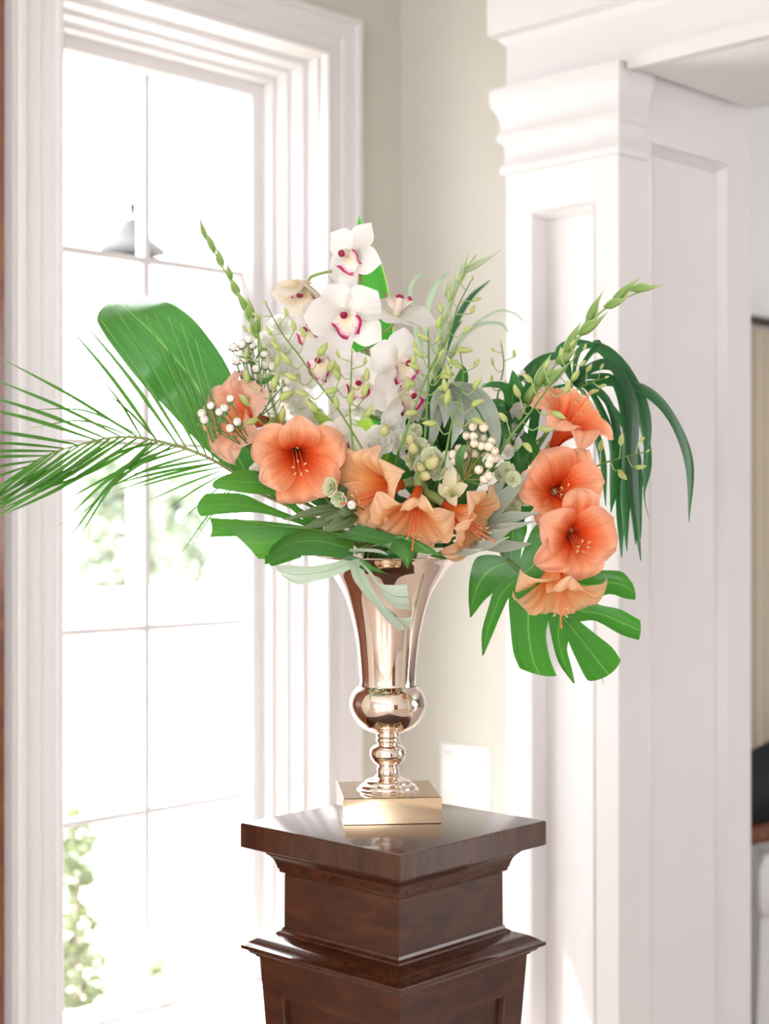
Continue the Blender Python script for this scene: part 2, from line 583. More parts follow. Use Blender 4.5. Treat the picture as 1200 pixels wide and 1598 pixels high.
# casing: flat board with a backband and a bead at the inner edge, standing proud of the wall
wpart('casing', frame_loft(MB(), [(-0.122, 0.0), (-0.122, 0.030), (-0.118, 0.034), (-0.104, 0.034), (-0.100, 0.024), (-0.060, 0.022), (-0.056, 0.018),
      (-0.020, 0.017), (-0.016, 0.024), (-0.008, 0.026), (-0.002, 0.022), (0.0, 0.014), (0.0, -0.02)]), M['white'])
wpart('jamb', frame_loft(MB(), [(0.0, -0.01), (0.004, -0.045), (0.018, -0.047), (0.022, -0.052), (0.024, -0.085), (0.036, -0.088), (0.040, -0.094),
      (0.042, -0.120), (0.056, -0.123), (0.060, -0.130), (0.062, -0.150)]), M['white'])
wpart('sash', frame_loft(MB(), [(0.060, -0.135), (0.061, -0.150), (0.096, -0.152), (0.100, -0.158), (0.106, -0.186), (0.106, -0.215)]), M['white'])
m = MB(); bx(m, WA0 - 0.14, WA1 + 0.14, -0.02, 0.06, WZ0 - 0.03, WZ0 + 0.008)
wpart('window_stool', m, M['white'])
amid = 0.705
zs = [GZ1 - (GZ1 - GZ0) / 5 * k for k in range(6)]
for k in range(1, 5):
    m = MB(); bx(m, GA0 - 0.01, GA1 + 0.01, GB - 0.018, GB + 0.010, zs[k] - 0.0075, zs[k] + 0.0075)
    wpart('muntin', m, M['white'])
m = MB(); bx(m, amid - 0.0085, amid + 0.0085, GB - 0.020, GB + 0.012, GZ0 - 0.01, GZ1 + 0.01)
wpart('muntin', m, M['white'])
for k in range(5):
    for a0, a1 in ((GA0, amid), (amid, GA1)):
        m = MB(); m.quad(R(a0, GB, zs[k + 1]), R(a1, GB, zs[k + 1]), R(a1, GB, zs[k]), R(a0, GB, zs[k]))
        wpart('pane', m, M['glass'])

# ------------------------------------------------------------------ the panelled pier and the header over the opening
PA0, PA1, PB0, PB1 = -0.388, 0.165, 0.507, 0.832
ZCAP = 2.607
pier = struct('trim_1', bx(MB(), PA0 + 0.03, PA1 - 0.035, PB0 + 0.004, PB1 - 0.022, 0, ZCAP), M['white'])
def ppart(name, m, mat=None):
    return link(name, m.mesh(name, mat or M['white']), pier)
# front boards (face the window)
m = MB(); bx(m, PA1 - 0.035, PA1, PB0, 0.580, 0, ZCAP); ppart('front_stile', m)
m = MB(); bx(m, PA1 - 0.035, PA1, 0.770, PB1, 0, ZCAP); ppart('front_stile', m)
m = MB(); bx(m, PA1 - 0.035, PA1, 0.580, 0.770, 2.31, ZCAP); ppart('front_rail', m)
m = MB(); bx(m, PA1 - 0.035, PA1, 0.580, 0.770, 0, 0.30); ppart('front_rail', m)
def mould(b0, b1, z0, z1, a_out, a_in, w):
    m = MB(); rows = []
    for ins, a in ((0, a_out), (0.006, a_out + 0.004), (0.010, a_out - 0.004), (w, a_in)):
        rows.append([R(a, b0 + ins, z0 + ins), R(a, b1 - ins, z0 + ins), R(a, b1 - ins, z1 - ins), R(a, b0 + ins, z1 - ins)])
    m.grid(rows, close=True); return m
ppart('panel_moulding', mould(0.580, 0.770, 0.30, 2.31, PA1 - 0.002, PA1 - 0.034, 0.020))
# side boards (face the room)
def side(a0, a1, z0, z1, name):
    m = MB(); bx(m, a0, a1, PB1 - 0.024, PB1, z0, z1); ppart(name, m)
side(0.050, PA1 - 0.035, 0, ZCAP, 'side_stile'); side(PA0, -0.282, 0, ZCAP, 'side_stile')
side(-0.282, 0.050, 2.452, ZCAP, 'side_rail'); side(-0.282, 0.050, 0, 0.30, 'side_rail')
m = MB(); rows = []
for ins, b in ((0, PB1 - 0.002), (0.006, PB1 + 0.004), (0.011, PB1 - 0.004), (0.020, PB1 - 0.0215)):
    rows.append([R(-0.282 + ins, b, 0.30 + ins), R(0.050 - ins, b, 0.30 + ins), R(0.050 - ins, b, 2.452 - ins), R(-0.282 + ins, b, 2.452 - ins)])
ppart('panel_moulding', m.grid(rows, close=True))
# capital
prof = [(0.000, 2.405), (0.010, 2.407), (0.012, 2.414), (0.011, 2.424), (0.004, 2.432), (0.003, 2.470), (0.006, 2.478), (0.016, 2.484), (0.018, 2.494),
        (0.014, 2.503), (0.010, 2.515), (0.012, 2.535), (0.019, 2.555), (0.027, 2.566), (0.029, 2.580), (0.029, 2.607)]
m = MB()
m.ring4([(0.06, PA1 + p, PB0 - p, PB1 + p * 0.75, z) for p, z in prof], R)
ppart('capital', m)
# header
m = MB()
m.ring4([(PA0, PA1, PB0, 3.9, ZCAP), (PA0, PA1, PB0, 3.9, 2.712), (PA0, PA1 + 0.012, PB0 - 0.012, 3.9, 2.722), (PA0, PA1 + 0.014, PB0 - 0.014, 3.9, 2.728),
         (PA0, PA1 + 0.031, PB0 - 0.031, 3.9, 2.736), (PA0, PA1 + 0.033, PB0 - 0.033, 3.9, 2.75), (PA0, PA1 + 0.031, PB0 - 0.031, 3.9, H_CEIL)], R)
hd = struct('trim_2', m, M['white'])
m = MB()
bx(m, PA1 - 0.012, PA1 + 0.010, PB1 + 0.03, 3.9, ZCAP - 0.020, ZCAP + 0.016)
link('soffit_edge', m.mesh('soffit_edge', M['white']), hd)
m = MB()
m.ring4([(PA0 + 0.05, PA1 - 0.04, PB1 + 0.03, 3.9, ZCAP), (PA0 + 0.05, PA1 - 0.04, PB1 + 0.03, 3.9, ZCAP - 0.012), (PA0 + 0.07, PA1 - 0.06, PB1 + 0.05, 3.9, ZCAP - 0.016)], R)
link('soffit_panel', m.mesh('soffit_panel', M['ceil']), hd)  # paler than the header: missing bounce light put into the colour

# wall plate on the end wall
pl = thing('wall_plate', 'white three-gang wall plate on the beige wall right of the vase foot', 'switch plate', R(0, 0.2325, 0.84))
m = MB(); m.ring4([(0.150, 0.315, 0.845, 1.007, 0.0005), (0.150, 0.315, 0.845, 1.007, 0.004), (0.155, 0.310, 0.850, 1.002, 0.008)], lambda x, y, z: R(z, x, y))
part('plate', m, M['plate'], pl)
for k in range(3):
    c = 0.181 + k * 0.0515
    m = MB(); m.ring4([(c - 0.016, c + 0.016, 0.885, 0.965, 0.0078), (c - 0.016, c + 0.016, 0.885, 0.965, 0.011), (c - 0.014, c + 0.014, 0.887, 0.963, 0.013)], lambda x, y, z: R(z, x, y))
    part('rocker', m, M['plate'], pl)
    m = MB(); m.ring4([(c - 0.012, c + 0.012, 0.982, 0.986, 0.0078), (c - 0.012, c + 0.012, 0.982, 0.986, 0.0095)], lambda x, y, z: R(z, x, y))
    part('screw_slot', m, M['slot'], pl)

# ------------------------------------------------------------------ next room, seen in the sliver beside the pier
def at(px, d):
    return Vector(((px - 600) * d / F, d, 0))
def zz(py, d):
    return ZC - (py - 799) * d / F
cu = thing('curtain', 'beige gathered floor-length curtain beyond the pier at right edge', 'curtain', R(-1.75, 0.11, 0.02))
m = MB(); rows = []
for z in (0.02, zz(517, 5.35)):
    rows.append([R(-2.3 + k * 0.014, 0.11 + 0.028 * sin(k * 1.15), z) for k in range(64)])
part('curtain_cloth', m.grid(rows), M['curtain'], cu)
m = MB(); m.tube([R(-2.4, 0.15, zz(509, 5.35)), R(-1.3, 0.15, zz(509, 5.35))], 0.016, 10)
solo('curtain_rail', m, M['dark'], 'dark brown curtain rail above the beige curtain', 'curtain rail', R(-1.85, 0.15, zz(509, 5.35)))
def cbx(m, x0, x1, y0, y1, z0, z1):
    return m.box(lambda x, y, z: Vector((x, y, z)), (x0, y0, z0), (x1, y1, z1))
ax = 1.36
ch = thing('armchair', 'white slipcovered armchair with black back cushion beyond the pier', 'armchair', (ax, 4.83, 0))
m = MB(); m.ring4([(ax - 0.27, ax + 0.33, 4.60, 5.06, 0.07), (ax - 0.255, ax + 0.33, 4.61, 5.06, 0.40), (ax - 0.25, ax + 0.32, 4.615, 5.05, 0.42)], lambda x, y, z: Vector((x, y, z)))
part('seat_skirt', m, M['linen'], ch)
m = MB(); m.ring4([(ax - 0.25, ax + 0.32, 4.60, 5.02, 0.42), (ax - 0.265, ax + 0.33, 4.585, 5.03, 0.45), (ax - 0.265, ax + 0.33, 4.585, 5.03, 0.56), (ax - 0.24, ax + 0.31, 4.61, 5.0, 0.60)], lambda x, y, z: Vector((x, y, z)))
part('seat_cushion', m, M['linen'], ch)
m = MB(); blade(m, [Vector((ax - 0.30, 4.70, 0.76)), Vector((ax - 0.15, 4.72, 0.81)), Vector((ax + 0.05, 4.74, 0.90)), Vector((ax + 0.3, 4.76, 0.98))], [0.10, 0.115, 0.12, 0.11], hint=(0, -1, 0.2), cup=-0.5)
part('back_cushion', m, M['black'], ch)
m = MB(); m.tube(cr([(ax - 0.30, 4.66, 0.64), (ax - 0.12, 4.66, 0.68), (ax + 0.05, 4.67, 0.76), (ax + 0.3, 4.68, 0.86)], 10), 0.03, 8)
part('arm_rail', m, M['doorwood'], ch)
m = MB(); m.tube([(ax + 0.1, 4.68, 0.58), (ax + 0.1, 4.67, 0.78)], 0.02, 8); part('arm_post', m, M['doorwood'], ch)
for x in (ax - 0.22, ax + 0.28):
    for y in (4.66, 5.0):
        m = MB(); cbx(m, x - 0.025, x + 0.025, y - 0.025, y + 0.025, 0, 0.075); part('leg', m, M['dark'], ch)
rg = MB(); rg.box(R, (-1.25, 0.9, 0.001), (-0.45, 2.9, 0.012))
solo('rug', rg, M['rug'], 'pale rug on the wooden floor in the room beyond the pier', 'rug', R(-0.85, 1.9, 0.001))

# ------------------------------------------------------------------ outside the window
m = MB(); m.box(R, (-14, -30, -0.5), (20, -0.26, -0.42))
o = struct('ground', m, M['stone'])
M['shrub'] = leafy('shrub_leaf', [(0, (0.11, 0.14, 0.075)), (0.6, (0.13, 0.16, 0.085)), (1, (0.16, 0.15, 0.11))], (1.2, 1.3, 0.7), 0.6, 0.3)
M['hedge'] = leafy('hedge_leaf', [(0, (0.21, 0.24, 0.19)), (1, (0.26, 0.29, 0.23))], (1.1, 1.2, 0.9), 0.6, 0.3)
M['bark'] = paint('bark', (0.22, 0.17, 0.13), 0.9)
def shrub(name, label, c, r, h, n, mat, seed, zl=0.06):
    q = random.Random(seed)
    t = thing(name, label, 'shrub', c)
    m = MB()
    for k in range(n):
        th = q.random() * 2 * pi; ph = q.random() ** 0.5; zf = q.random()
        rad = r * ph * (0.55 + 0.6 * sin(pi * min(zf + 0.15, 1)))
        p = Vector(c) + Vector((rad * cos(th), rad * sin(th), 0.05 + h * zf))
        d = Vector((q.uniform(-1, 1), q.uniform(-1, 1), q.uniform(-0.2, 1))).normalized()
        blade(m, [p, p + d * zl * 0.5, p + d * zl + Vector((0, 0, -0.01))], [0.003, zl * 0.24, 0.001], hint=(q.uniform(-1, 1), q.uniform(-1, 1), 0.6), nu=2, nv=2)
    o = part('foliage', m, mat, t); o['kind'] = 'stuff'
    m = MB()
    for k in range(5):
        th = k * 1.3
        m.tube([Vector(c), Vector(c) + Vector((r * 0.3 * cos(th), r * 0.3 * sin(th), h * 0.4)), Vector(c) + Vector((r * 0.5 * cos(th), r * 0.5 * sin(th), h * 0.8))], [0.012, 0.008, 0.004], 5)
    part('stem', m, M['bark'], t)
def ground_pt(px, d): return Vector(((px - 600) * d / F, d, -0.42))
shrub('shrub', 'tall pale green shrub outside at lower left of the window', ground_pt(112, 5.6), 0.12, 0.90, 750, M['shrub'], 3)
shrub('shrub', 'low small shrub outside near the window middle bar, lowest panes', ground_pt(236, 6.2), 0.09, 0.20, 110, M['shrub'], 4)
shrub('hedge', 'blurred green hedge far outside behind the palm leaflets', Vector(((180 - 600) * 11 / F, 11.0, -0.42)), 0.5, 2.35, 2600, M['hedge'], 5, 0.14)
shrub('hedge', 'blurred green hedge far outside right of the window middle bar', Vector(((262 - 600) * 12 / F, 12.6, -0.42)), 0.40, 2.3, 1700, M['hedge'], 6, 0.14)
solo('garden_wall', bx(MB(), -8.0, 1.0, -5.2, -5.0, -0.42, 1.12), M['linen'], 'low white garden wall outside in front of the blurred hedges', 'wall', R(-3.5, -5.1, -0.42))
# post lantern
lp = at(207, 5.2)
ln = thing('post_lantern', 'pale grey post lantern with tiered cap and finial outside window', 'lantern', (lp.x, lp.y, -0.42))
def zl_(py): return zz(py, 5.2)
k = 5.2 / F
m = MB(); m.lathe([(0.001, zl_(292)), (3 * k, zl_(300)), (2 * k, zl_(312)), (7 * k, zl_(322)), (5 * k, zl_(334)), (3 * k, zl_(340)), (14 * k, zl_(344)), (16 * k, zl_(350))], (lp.x, lp.y, 0), 16)
part('finial', m, M['bronze'], ln)
m = MB(); m.lathe([(14 * k, zl_(346)), (22 * k, zl_(358)), (30 * k, zl_(372)), (34 * k, zl_(376)), (50 * k, zl_(388)), (54 * k, zl_(396)), (36 * k, zl_(400))], (lp.x, lp.y, 0), 24)
part('cap', m, M['bronze'], ln)
for s1, s2 in ((-1, -1), (-1, 1), (1, -1), (1, 1)):
    m = MB(); m.tube([Vector((lp.x + s1 * 24 * k, lp.y + s2 * 24 * k, zl_(398))), Vector((lp.x + s1 * 18 * k, lp.y + s2 * 18 * k, zl_(500)))], 2.5 * k, 6)
    part('cage_bar', m, M['bronze'], ln)
m = MB(); m.lathe([(27 * k, zl_(500)), (27 * k, zl_(506)), (8 * k, zl_(516)), (8 * k, -0.42)], (lp.x, lp.y, 0), 16)
part('post', m, M['linen'], ln)

# ------------------------------------------------------------------ pedestal
PX0 = 0.016; PY0 = 2.70; PROT = radians(47)
def PD(x, y, z):
    return Vector((PX0 + x * cos(PROT) - y * sin(PROT), PY0 + x * sin(PROT) + y * cos(PROT), z))
kd = 2.70 / F / sqrt(2)        # side-tip pixel half width -> half side
def sq(prof):
    return [(-h, h, -h, h, z) for h, z in prof]
ped = thing('pedestal', 'square dark mahogany pedestal with moulded cap and panelled tapering shaft under the vase', 'pedestal', (PX0, PY0, 0))
T = 1.0750
m = MB()
hs = 238.5 * kd
m.ring4(sq([(hs - 0.002, T - 0.0430), (hs, T - 0.041), (hs, T - 0.003), (hs - 0.001, T - 0.001), (hs - 0.004, T)]), PD)
part('top_slab', m, M['maho_top'], ped, 20)
m = MB()
m.ring4(sq([(202 * kd, T - 0.0425), (201 * kd, T - 0.050), (199 * kd, T - 0.054), (193 * kd, T - 0.058), (187 * kd, T - 0.064), (183 * kd, T - 0.072), (181 * kd, T - 0.079), (179 * kd, T - 0.080), (178 * kd, T - 0.085), (170 * kd, T - 0.089)]), PD)
part('cove_moulding', m, M['maho_h'], ped, 30)
m = MB(); m.ring4(sq([(170 * kd, T - 0.086), (170.5 * kd, T - 0.19)]), PD)
part('frieze', m, M['maho'], ped, 30)
m = MB()
m.ring4(sq([(170 * kd, T - 0.180), (173 * kd, T - 0.180), (175 * kd, T - 0.185), (182 * kd, T - 0.188), (184 * kd, T - 0.191), (190 * kd, T - 0.1915),
            (203 * kd, T - 0.195), (214 * kd, T - 0.199), (225 * kd, T - 0.204), (233 * kd, T - 0.2085), (237.5 * kd, T - 0.2095), (238.5 * kd, T - 0.211), (238 * kd, T - 0.2155),
            (231 * kd, T - 0.217), (226 * kd, T - 0.220), (224 * kd, T - 0.2235), (216 * kd, T - 0.2245), (214 * kd, T - 0.229), (205 * kd, T - 0.230)]), PD)
part('shoulder_moulding', m, M['maho_h'], ped, 30)
# tapering shaft with recessed panels
z1, z0 = T - 0.227, 0.12
h1, h0 = 209 * kd, 150 * kd
def shaft_pt(face, s, t, depth=0.0):
    """s in -1..1 across, t 0 (bottom) .. 1 (top)"""
    h = h0 + (h1 - h0) * t
    x, y = s * h, -h + depth
    for _ in range(face):
        x, y = -y, x
    return PD(x, y, z0 + (z1 - z0) * t)
m = MB(); pm = MB()
for fc in range(4):
    S0, T1, T0 = 0.70, 0.912, 0.10
    xs = [-1, -S0, S0, 1]; ts = [0, T0, T1, 1]
    for i in range(3):
        for j in range(3):
            if i == 1 and j == 1: continue
            m.quad(shaft_pt(fc, xs[i], ts[j]), shaft_pt(fc, xs[i + 1], ts[j]), shaft_pt(fc, xs[i + 1], ts[j + 1]), shaft_pt(fc, xs[i], ts[j + 1]))
    rows = []
    for ins, dp in ((0, 0), (0.008, 0.001), (0.016, 0.004), (0.026, 0.012)):
        rows.append([shaft_pt(fc, -S0 + ins, T0 + ins * 0.2, dp), shaft_pt(fc, S0 - ins, T0 + ins * 0.2, dp), shaft_pt(fc, S0 - ins, T1 - ins * 0.2, dp), shaft_pt(fc, -S0 + ins, T1 - ins * 0.2, dp)])
    m.grid(rows, close=True)
    ins, dp = 0.026, 0.012
    p = MB(); p.quad(shaft_pt(fc, -S0 + ins, T0 + ins * 0.2, dp), shaft_pt(fc, S0 - ins, T0 + ins * 0.2, dp), shaft_pt(fc, S0 - ins, T1 - ins * 0.2, dp), shaft_pt(fc, -S0 + ins, T1 - ins * 0.2, dp))
    part('panel', p, M['maho'], ped, 30)
part('shaft', m, M['maho'], ped, 30)
m = MB(); m.ring4(sq([(175 * kd, 0.0), (175 * kd, 0.09), (168 * kd, 0.10), (160 * kd, 0.125), (150 * kd, 0.13)]), PD)
part('base_moulding', m, M['maho_h'], ped, 30)

# ------------------------------------------------------------------ vase
DV = 2.757
VX = (605 - 600) * DV / F; VY = DV
kv = DV / F
def vz(y): return ZC - (y - 799) * kv
vase = thing('vase', 'tall champagne-gold metal trumpet vase on a square plinth on the pedestal', 'vase', (VX, VY, T))
vr = radians(5.5)
def VB(x, y, z):
    return Vector((VX + x * cos(vr) - y * sin(vr), VY + x * sin(vr) + y * cos(vr), z))
m = MB(); h = 0.0845; zt = T + 0.0453
m.ring4([(-h + .001, h - .001, -h + .001, h - .001, T + 0.0002), (-h, h, -h, h, T + 0.001), (-h, h, -h, h, zt - 0.0012), (-h + .0012, h - .0012, -h + .0012, h - .0012, zt)], VB)
part('plinth', m, M['gold_dark_reflection'], vase, 20)
prof = [(49, 1237), (49.5, 1233), (47, 1229), (44, 1228), (43.5, 1225), (40, 1222), (35.5, 1221), (35, 1218), (30, 1215), (25, 1214), (20, 1211), (17, 1207)]
m = MB(); m.lathe([(r * kv, vz(y)) for r, y in prof], (VX, VY, 0), 64); part('foot', m, M['gold'], vase, 50)
prof = [(16.5, 1208), (16.8, 1206), (16.8, 1198), (15, 1196.5), (15, 1195), (19, 1193), (24, 1187), (27.5, 1180), (28, 1175), (27, 1169), (23, 1163.5), (17, 1161), (15.5, 1160.5),
        (16, 1159), (18.5, 1156), (18.5, 1153), (16.5, 1151), (18, 1149), (18.5, 1147), (17, 1144.5)]
m = MB(); m.lathe([(r * kv, vz(y)) for r, y in prof], (VX, VY, 0), 64); part('stem_knop', m, M['gold'], vase, 60)
def smooth_prof(P, n):
    return [(v.x, v.y) for v in cr([(a, b, 0) for a, b in P], n)]
prof = smooth_prof([(17, 1145), (29, 1141), (42, 1133), (53, 1119), (59, 1104), (59, 1092), (54, 1079), (46, 1070)], 28)
m = MB(); m.lathe([(r * kv, vz(y)) for r, y in prof], (VX, VY, 0), 72); part('bulb', m, M['gold'], vase, 70)
prof = smooth_prof([(44.5, 1069.5), (43.5, 1060), (46, 1027), (50, 994), (58, 958), (69, 926), (86, 898), (100, 882), (113, 871)], 40)
outer = [(r * kv, vz(y)) for r, y in prof]
rim = [(114.5 * kv, vz(869.6)), (114.8 * kv, vz(868.6)), (113.5 * kv, vz(868)), (112 * kv, vz(869))]
inner = [(r - 0.003, z + 0.0005) for r, z in reversed(outer)]
m = MB(); m.lathe(outer + rim + inner + [(0.001, vz(1066))], (VX, VY, 0), 96); part('trumpet', m, M['gold'], vase, 70)
# ------------------------------------------------------------------ plant materials
M['ama'] = leafy('amaryllis_coral', [(0.0, (0.62, 0.045, 0.012)), (0.36, (0.88, 0.14, 0.03)), (0.54, (0.95, 0.33, 0.14)), (0.74, (0.97, 0.51, 0.32)), (1.0, (0.97, 0.61, 0.46))], (1.0, 0.92, 0.85), 0.5, 0.42, 34, 0.16, spec=0.25)
M['ama_peach'] = leafy('amaryllis_peach', [(0.0, (0.74, 0.085, 0.014)), (0.26, (0.93, 0.25, 0.05)), (0.44, (0.97, 0.46, 0.18)), (0.66, (0.97, 0.63, 0.36)), (1.0, (0.97, 0.73, 0.52))], (1.0, 0.92, 0.8), 0.5, 0.48, 34, 0.15, spec=0.25)
M['ama_pink'] = leafy('amaryllis_pink', [(0.0, (0.72, 0.08, 0.02)), (0.30, (0.92, 0.28, 0.09)), (0.55, (0.96, 0.54, 0.38)), (1.0, (0.97, 0.70, 0.60))], (1.0, 0.92, 0.86), 0.5, 0.50, 34, 0.14, spec=0.25)
M['filament'] = paint('filament_coral', (0.86, 0.20, 0.08), 0.5)
M['anther'] = paint('anther_yellow', (0.72, 0.52, 0.22), 0.7)
M['orchid'] = leafy('orchid_white', [(0.0, (0.80, 0.74, 0.52)), (0.16, (0.86, 0.83, 0.77)), (0.6, (0.87, 0.845, 0.83)), (1.0, (0.88, 0.84, 0.835))], (1.0, 0.97, 0.95), 0.55, 0.35, 16, 0.03, spec=0.2)
M['orchid_back'] = leafy('orchid_cream', [(0.0, (0.80, 0.62, 0.30)), (0.4, (0.86, 0.76, 0.58)), (1.0, (0.88, 0.84, 0.80))], (1.0, 0.95, 0.88), 0.55, 0.35, 16, 0.03, spec=0.2)
M['lip'] = lip_mat('orchid_lip')
M['column'] = leafy('orchid_column', [(0.0, (0.82, 0.74, 0.50)), (0.5, (0.84, 0.73, 0.66)), (1, (0.84, 0.70, 0.62))], (1, 0.9, 0.85), 0.5, 0.2, 10, 0.03)
M['magenta'] = paint('magenta_cap', (0.30, 0.004, 0.05), 0.4)
M['stem'] = leafy('stem_green', [(0, (0.12, 0.24, 0.05)), (1, (0.20, 0.36, 0.09))], (1, 1.1, 0.6), 0.45, 0.15, 6, 0.15)
M['stem_pale'] = leafy('stem_pale', [(0, (0.34, 0.46, 0.12)), (1, (0.42, 0.52, 0.22))], (1, 1.1, 0.6), 0.45, 0.2, 6, 0.12)
M['stem_olive'] = leafy('stem_olive', [(0, (0.24, 0.20, 0.06)), (1, (0.34, 0.30, 0.09))], (1, 1.0, 0.6), 0.5, 0.1, 6, 0.15)
M['ti'] = leafy('ti_leaf', [(0, (0.035, 0.13, 0.03)), (0.5, (0.055, 0.185, 0.045)), (1, (0.09, 0.25, 0.08))], (1.35, 1.75, 1.0), 0.26, 0.42, 26, 0.22, rib=(0.02, (0.14, 0.30, 0.08)), spec=0.7)
M['ti_up'] = leafy('upright_leaf', [(0, (0.04, 0.20, 0.035)), (0.5, (0.055, 0.26, 0.04)), (1, (0.08, 0.34, 0.06))], (1.3, 1.7, 0.8), 0.4, 0.4, 22, 0.15, edge=(0.045, (0.45, 0.55, 0.22)))
M['palm'] = leafy('palm_leaflet', [(0, (0.09, 0.22, 0.035)), (0.5, (0.06, 0.20, 0.03)), (0.88, (0.09, 0.26, 0.05)), (1, (0.30, 0.38, 0.10))], (1.3, 1.8, 0.6), 0.38, 0.35, 9, 0.2, rib=(0.10, (0.14, 0.34, 0.07)))
M['rachis'] = leafy('palm_rachis', [(0, (0.36, 0.40, 0.16)), (1, (0.30, 0.40, 0.14))], (1, 1, 0.6), 0.5, 0.1, 6, 0.15)
M['drape'] = leafy('drooping_blade', [(0, (0.03, 0.13, 0.04)), (0.6, (0.018, 0.09, 0.03)), (1, (0.03, 0.13, 0.05))], (1.2, 1.7, 0.9), 0.3, 0.35, 9, 0.25, spec=0.6)
M['drape_pale'] = leafy('pale_blade', [(0, (0.40, 0.47, 0.38)), (0.6, (0.36, 0.44, 0.35)), (1, (0.22, 0.32, 0.24))], (1.1, 1.3, 1.0), 0.4, 0.4, 9, 0.15)
M['mon'] = leafy('monstera_leaf', [(0, (0.022, 0.105, 0.016)), (0.5, (0.030, 0.14, 0.018)), (1, (0.040, 0.17, 0.022))], (1.5, 1.9, 0.7), 0.30, 0.42, 12, 0.16, rib=(0.03, (0.10, 0.27, 0.05)), spec=0.6)
M['mon_low'] = leafy('monstera_front', [(0, (0.03, 0.13, 0.02)), (0.5, (0.05, 0.19, 0.03)), (1, (0.075, 0.25, 0.035))], (1.3, 1.7, 0.7), 0.28, 0.34, 12, 0.16, rib=(0.03, (0.10, 0.24, 0.06)), spec=0.7)
M['mon_pale'] = leafy('monstera_underside', [(0, (0.40, 0.50, 0.36)), (0.5, (0.50, 0.58, 0.47)), (1, (0.56, 0.63, 0.54))], (0.9, 1.0, 0.8), 0.4, 0.3, 10, 0.12, rib=(0.04, (0.26, 0.42, 0.26)))
M['silver'] = leafy('silver_leaf', [(0, (0.26, 0.32, 0.24)), (0.5, (0.38, 0.43, 0.36)), (1, (0.48, 0.52, 0.46))], (1.0, 1.1, 0.9), 0.5, 0.3, 7, 0.14, rib=(0.06, (0.42, 0.47, 0.40)), edge=(0.05, (0.48, 0.52, 0.46)))
M['sage'] = leafy('sage_leaf', [(0, (0.08, 0.14, 0.05)), (0.5, (0.12, 0.18, 0.08)), (1, (0.20, 0.26, 0.12))], (1.0, 1.1, 0.7), 0.45, 0.3, 7, 0.14, rib=(0.05, (0.26, 0.30, 0.16)), edge=(0.04, (0.32, 0.34, 0.22)))
M['dkleaf'] = leafy('deep_green_leaf', [(0, (0.018, 0.085, 0.022)), (0.5, (0.028, 0.12, 0.03)), (1, (0.04, 0.16, 0.04))], (1.2, 1.6, 0.8), 0.35, 0.35, 7, 0.18, rib=(0.04, (0.10, 0.22, 0.08)))
M['lime'] = leafy('lime_leaf', [(0, (0.26, 0.44, 0.06)), (1, (0.42, 0.60, 0.12))], (1.1, 1.2, 0.5), 0.4, 0.45, 7, 0.1)
M['bud'] = leafy('bud_green', [(0, (0.50, 0.62, 0.19)), (0.5, (0.60, 0.68, 0.26)), (1, (0.68, 0.70, 0.30))], (1, 1, 0.6), 0.45, 0.3, 8, 0.08)
M['glad'] = leafy('spike_bud', [(0, (0.22, 0.40, 0.09)), (0.5, (0.36, 0.54, 0.16)), (1, (0.60, 0.68, 0.34))], (1, 1, 0.6), 0.45, 0.3, 9, 0.16)
M['glad_pale'] = leafy('spike_bud_pale', [(0, (0.46, 0.56, 0.34)), (0.5, (0.62, 0.68, 0.50)), (1, (0.74, 0.76, 0.64))], (1, 1, 0.8), 0.45, 0.35, 9, 0.08)
M['berry'] = paint('berry_cream', (0.84, 0.74, 0.58), 0.32)
M['berry_w'] = paint('berry_white', (0.84, 0.80, 0.74), 0.32)
M['tip'] = paint('berry_tip_brown', (0.16, 0.07, 0.03), 0.6)
M['calyx'] = leafy('calyx_green', [(0, (0.06, 0.17, 0.04)), (1, (0.14, 0.30, 0.08))], (1, 1.2, 0.6), 0.5, 0.25, 6, 0.15)
M['stock'] = leafy('stock_white', [(0, (0.70, 0.74, 0.50)), (0.3, (0.90, 0.89, 0.84)), (1, (0.93, 0.92, 0.90))], (1, 1, 0.97), 0.6, 0.6, 14, 0.03, spec=0.15)
M['stock_g'] = leafy('stock_green_white', [(0, (0.46, 0.56, 0.24)), (0.5, (0.66, 0.72, 0.44)), (1, (0.78, 0.80, 0.62))], (1, 1, 0.8), 0.6, 0.35, 14, 0.07, spec=0.15)
M['hood'] = leafy('hooded_bud', [(0, (0.44, 0.56, 0.18)), (0.4, (0.62, 0.68, 0.30)), (0.7, (0.80, 0.72, 0.40)), (1, (0.62, 0.62, 0.26))], (1, 0.95, 0.7), 0.6, 0.3, 14, 0.10, spec=0.15)
M['snap'] = leafy('snapdragon_cream', [(0, (0.62, 0.70, 0.32)), (0.5, (0.84, 0.79, 0.52)), (1, (0.88, 0.80, 0.64))], (1, 0.95, 0.8), 0.6, 0.35, 14, 0.06, spec=0.15)

def orient(axis, up=(0, 0, 1), roll=0.0):
    """local z -> axis, local y -> up"""
    z = Vector(axis).normalized(); u = Vector(up)
    x = u.cross(z)
    if x.length < 1e-3: x = Vector((1, 0, 0))
    x.normalize(); y = z.cross(x)
    m = Matrix((x, y, z)).transposed().to_4x4()
    return m @ Matrix.Rotation(roll, 4, 'Z')

MOUTH = Vector((VX, VY, vz(880)))
def into_vase(p, seed=0, r=0.045):
    q = random.Random(seed)
    th = q.random() * 2 * pi; rr = r * q.random() ** 0.5
    a = Vector((VX + rr * cos(th), VY + rr * sin(th), vz(872)))
    b = Vector((VX - rr * 0.45 * cos(th), VY - rr * 0.45 * sin(th), vz(1000)))
    return a, b

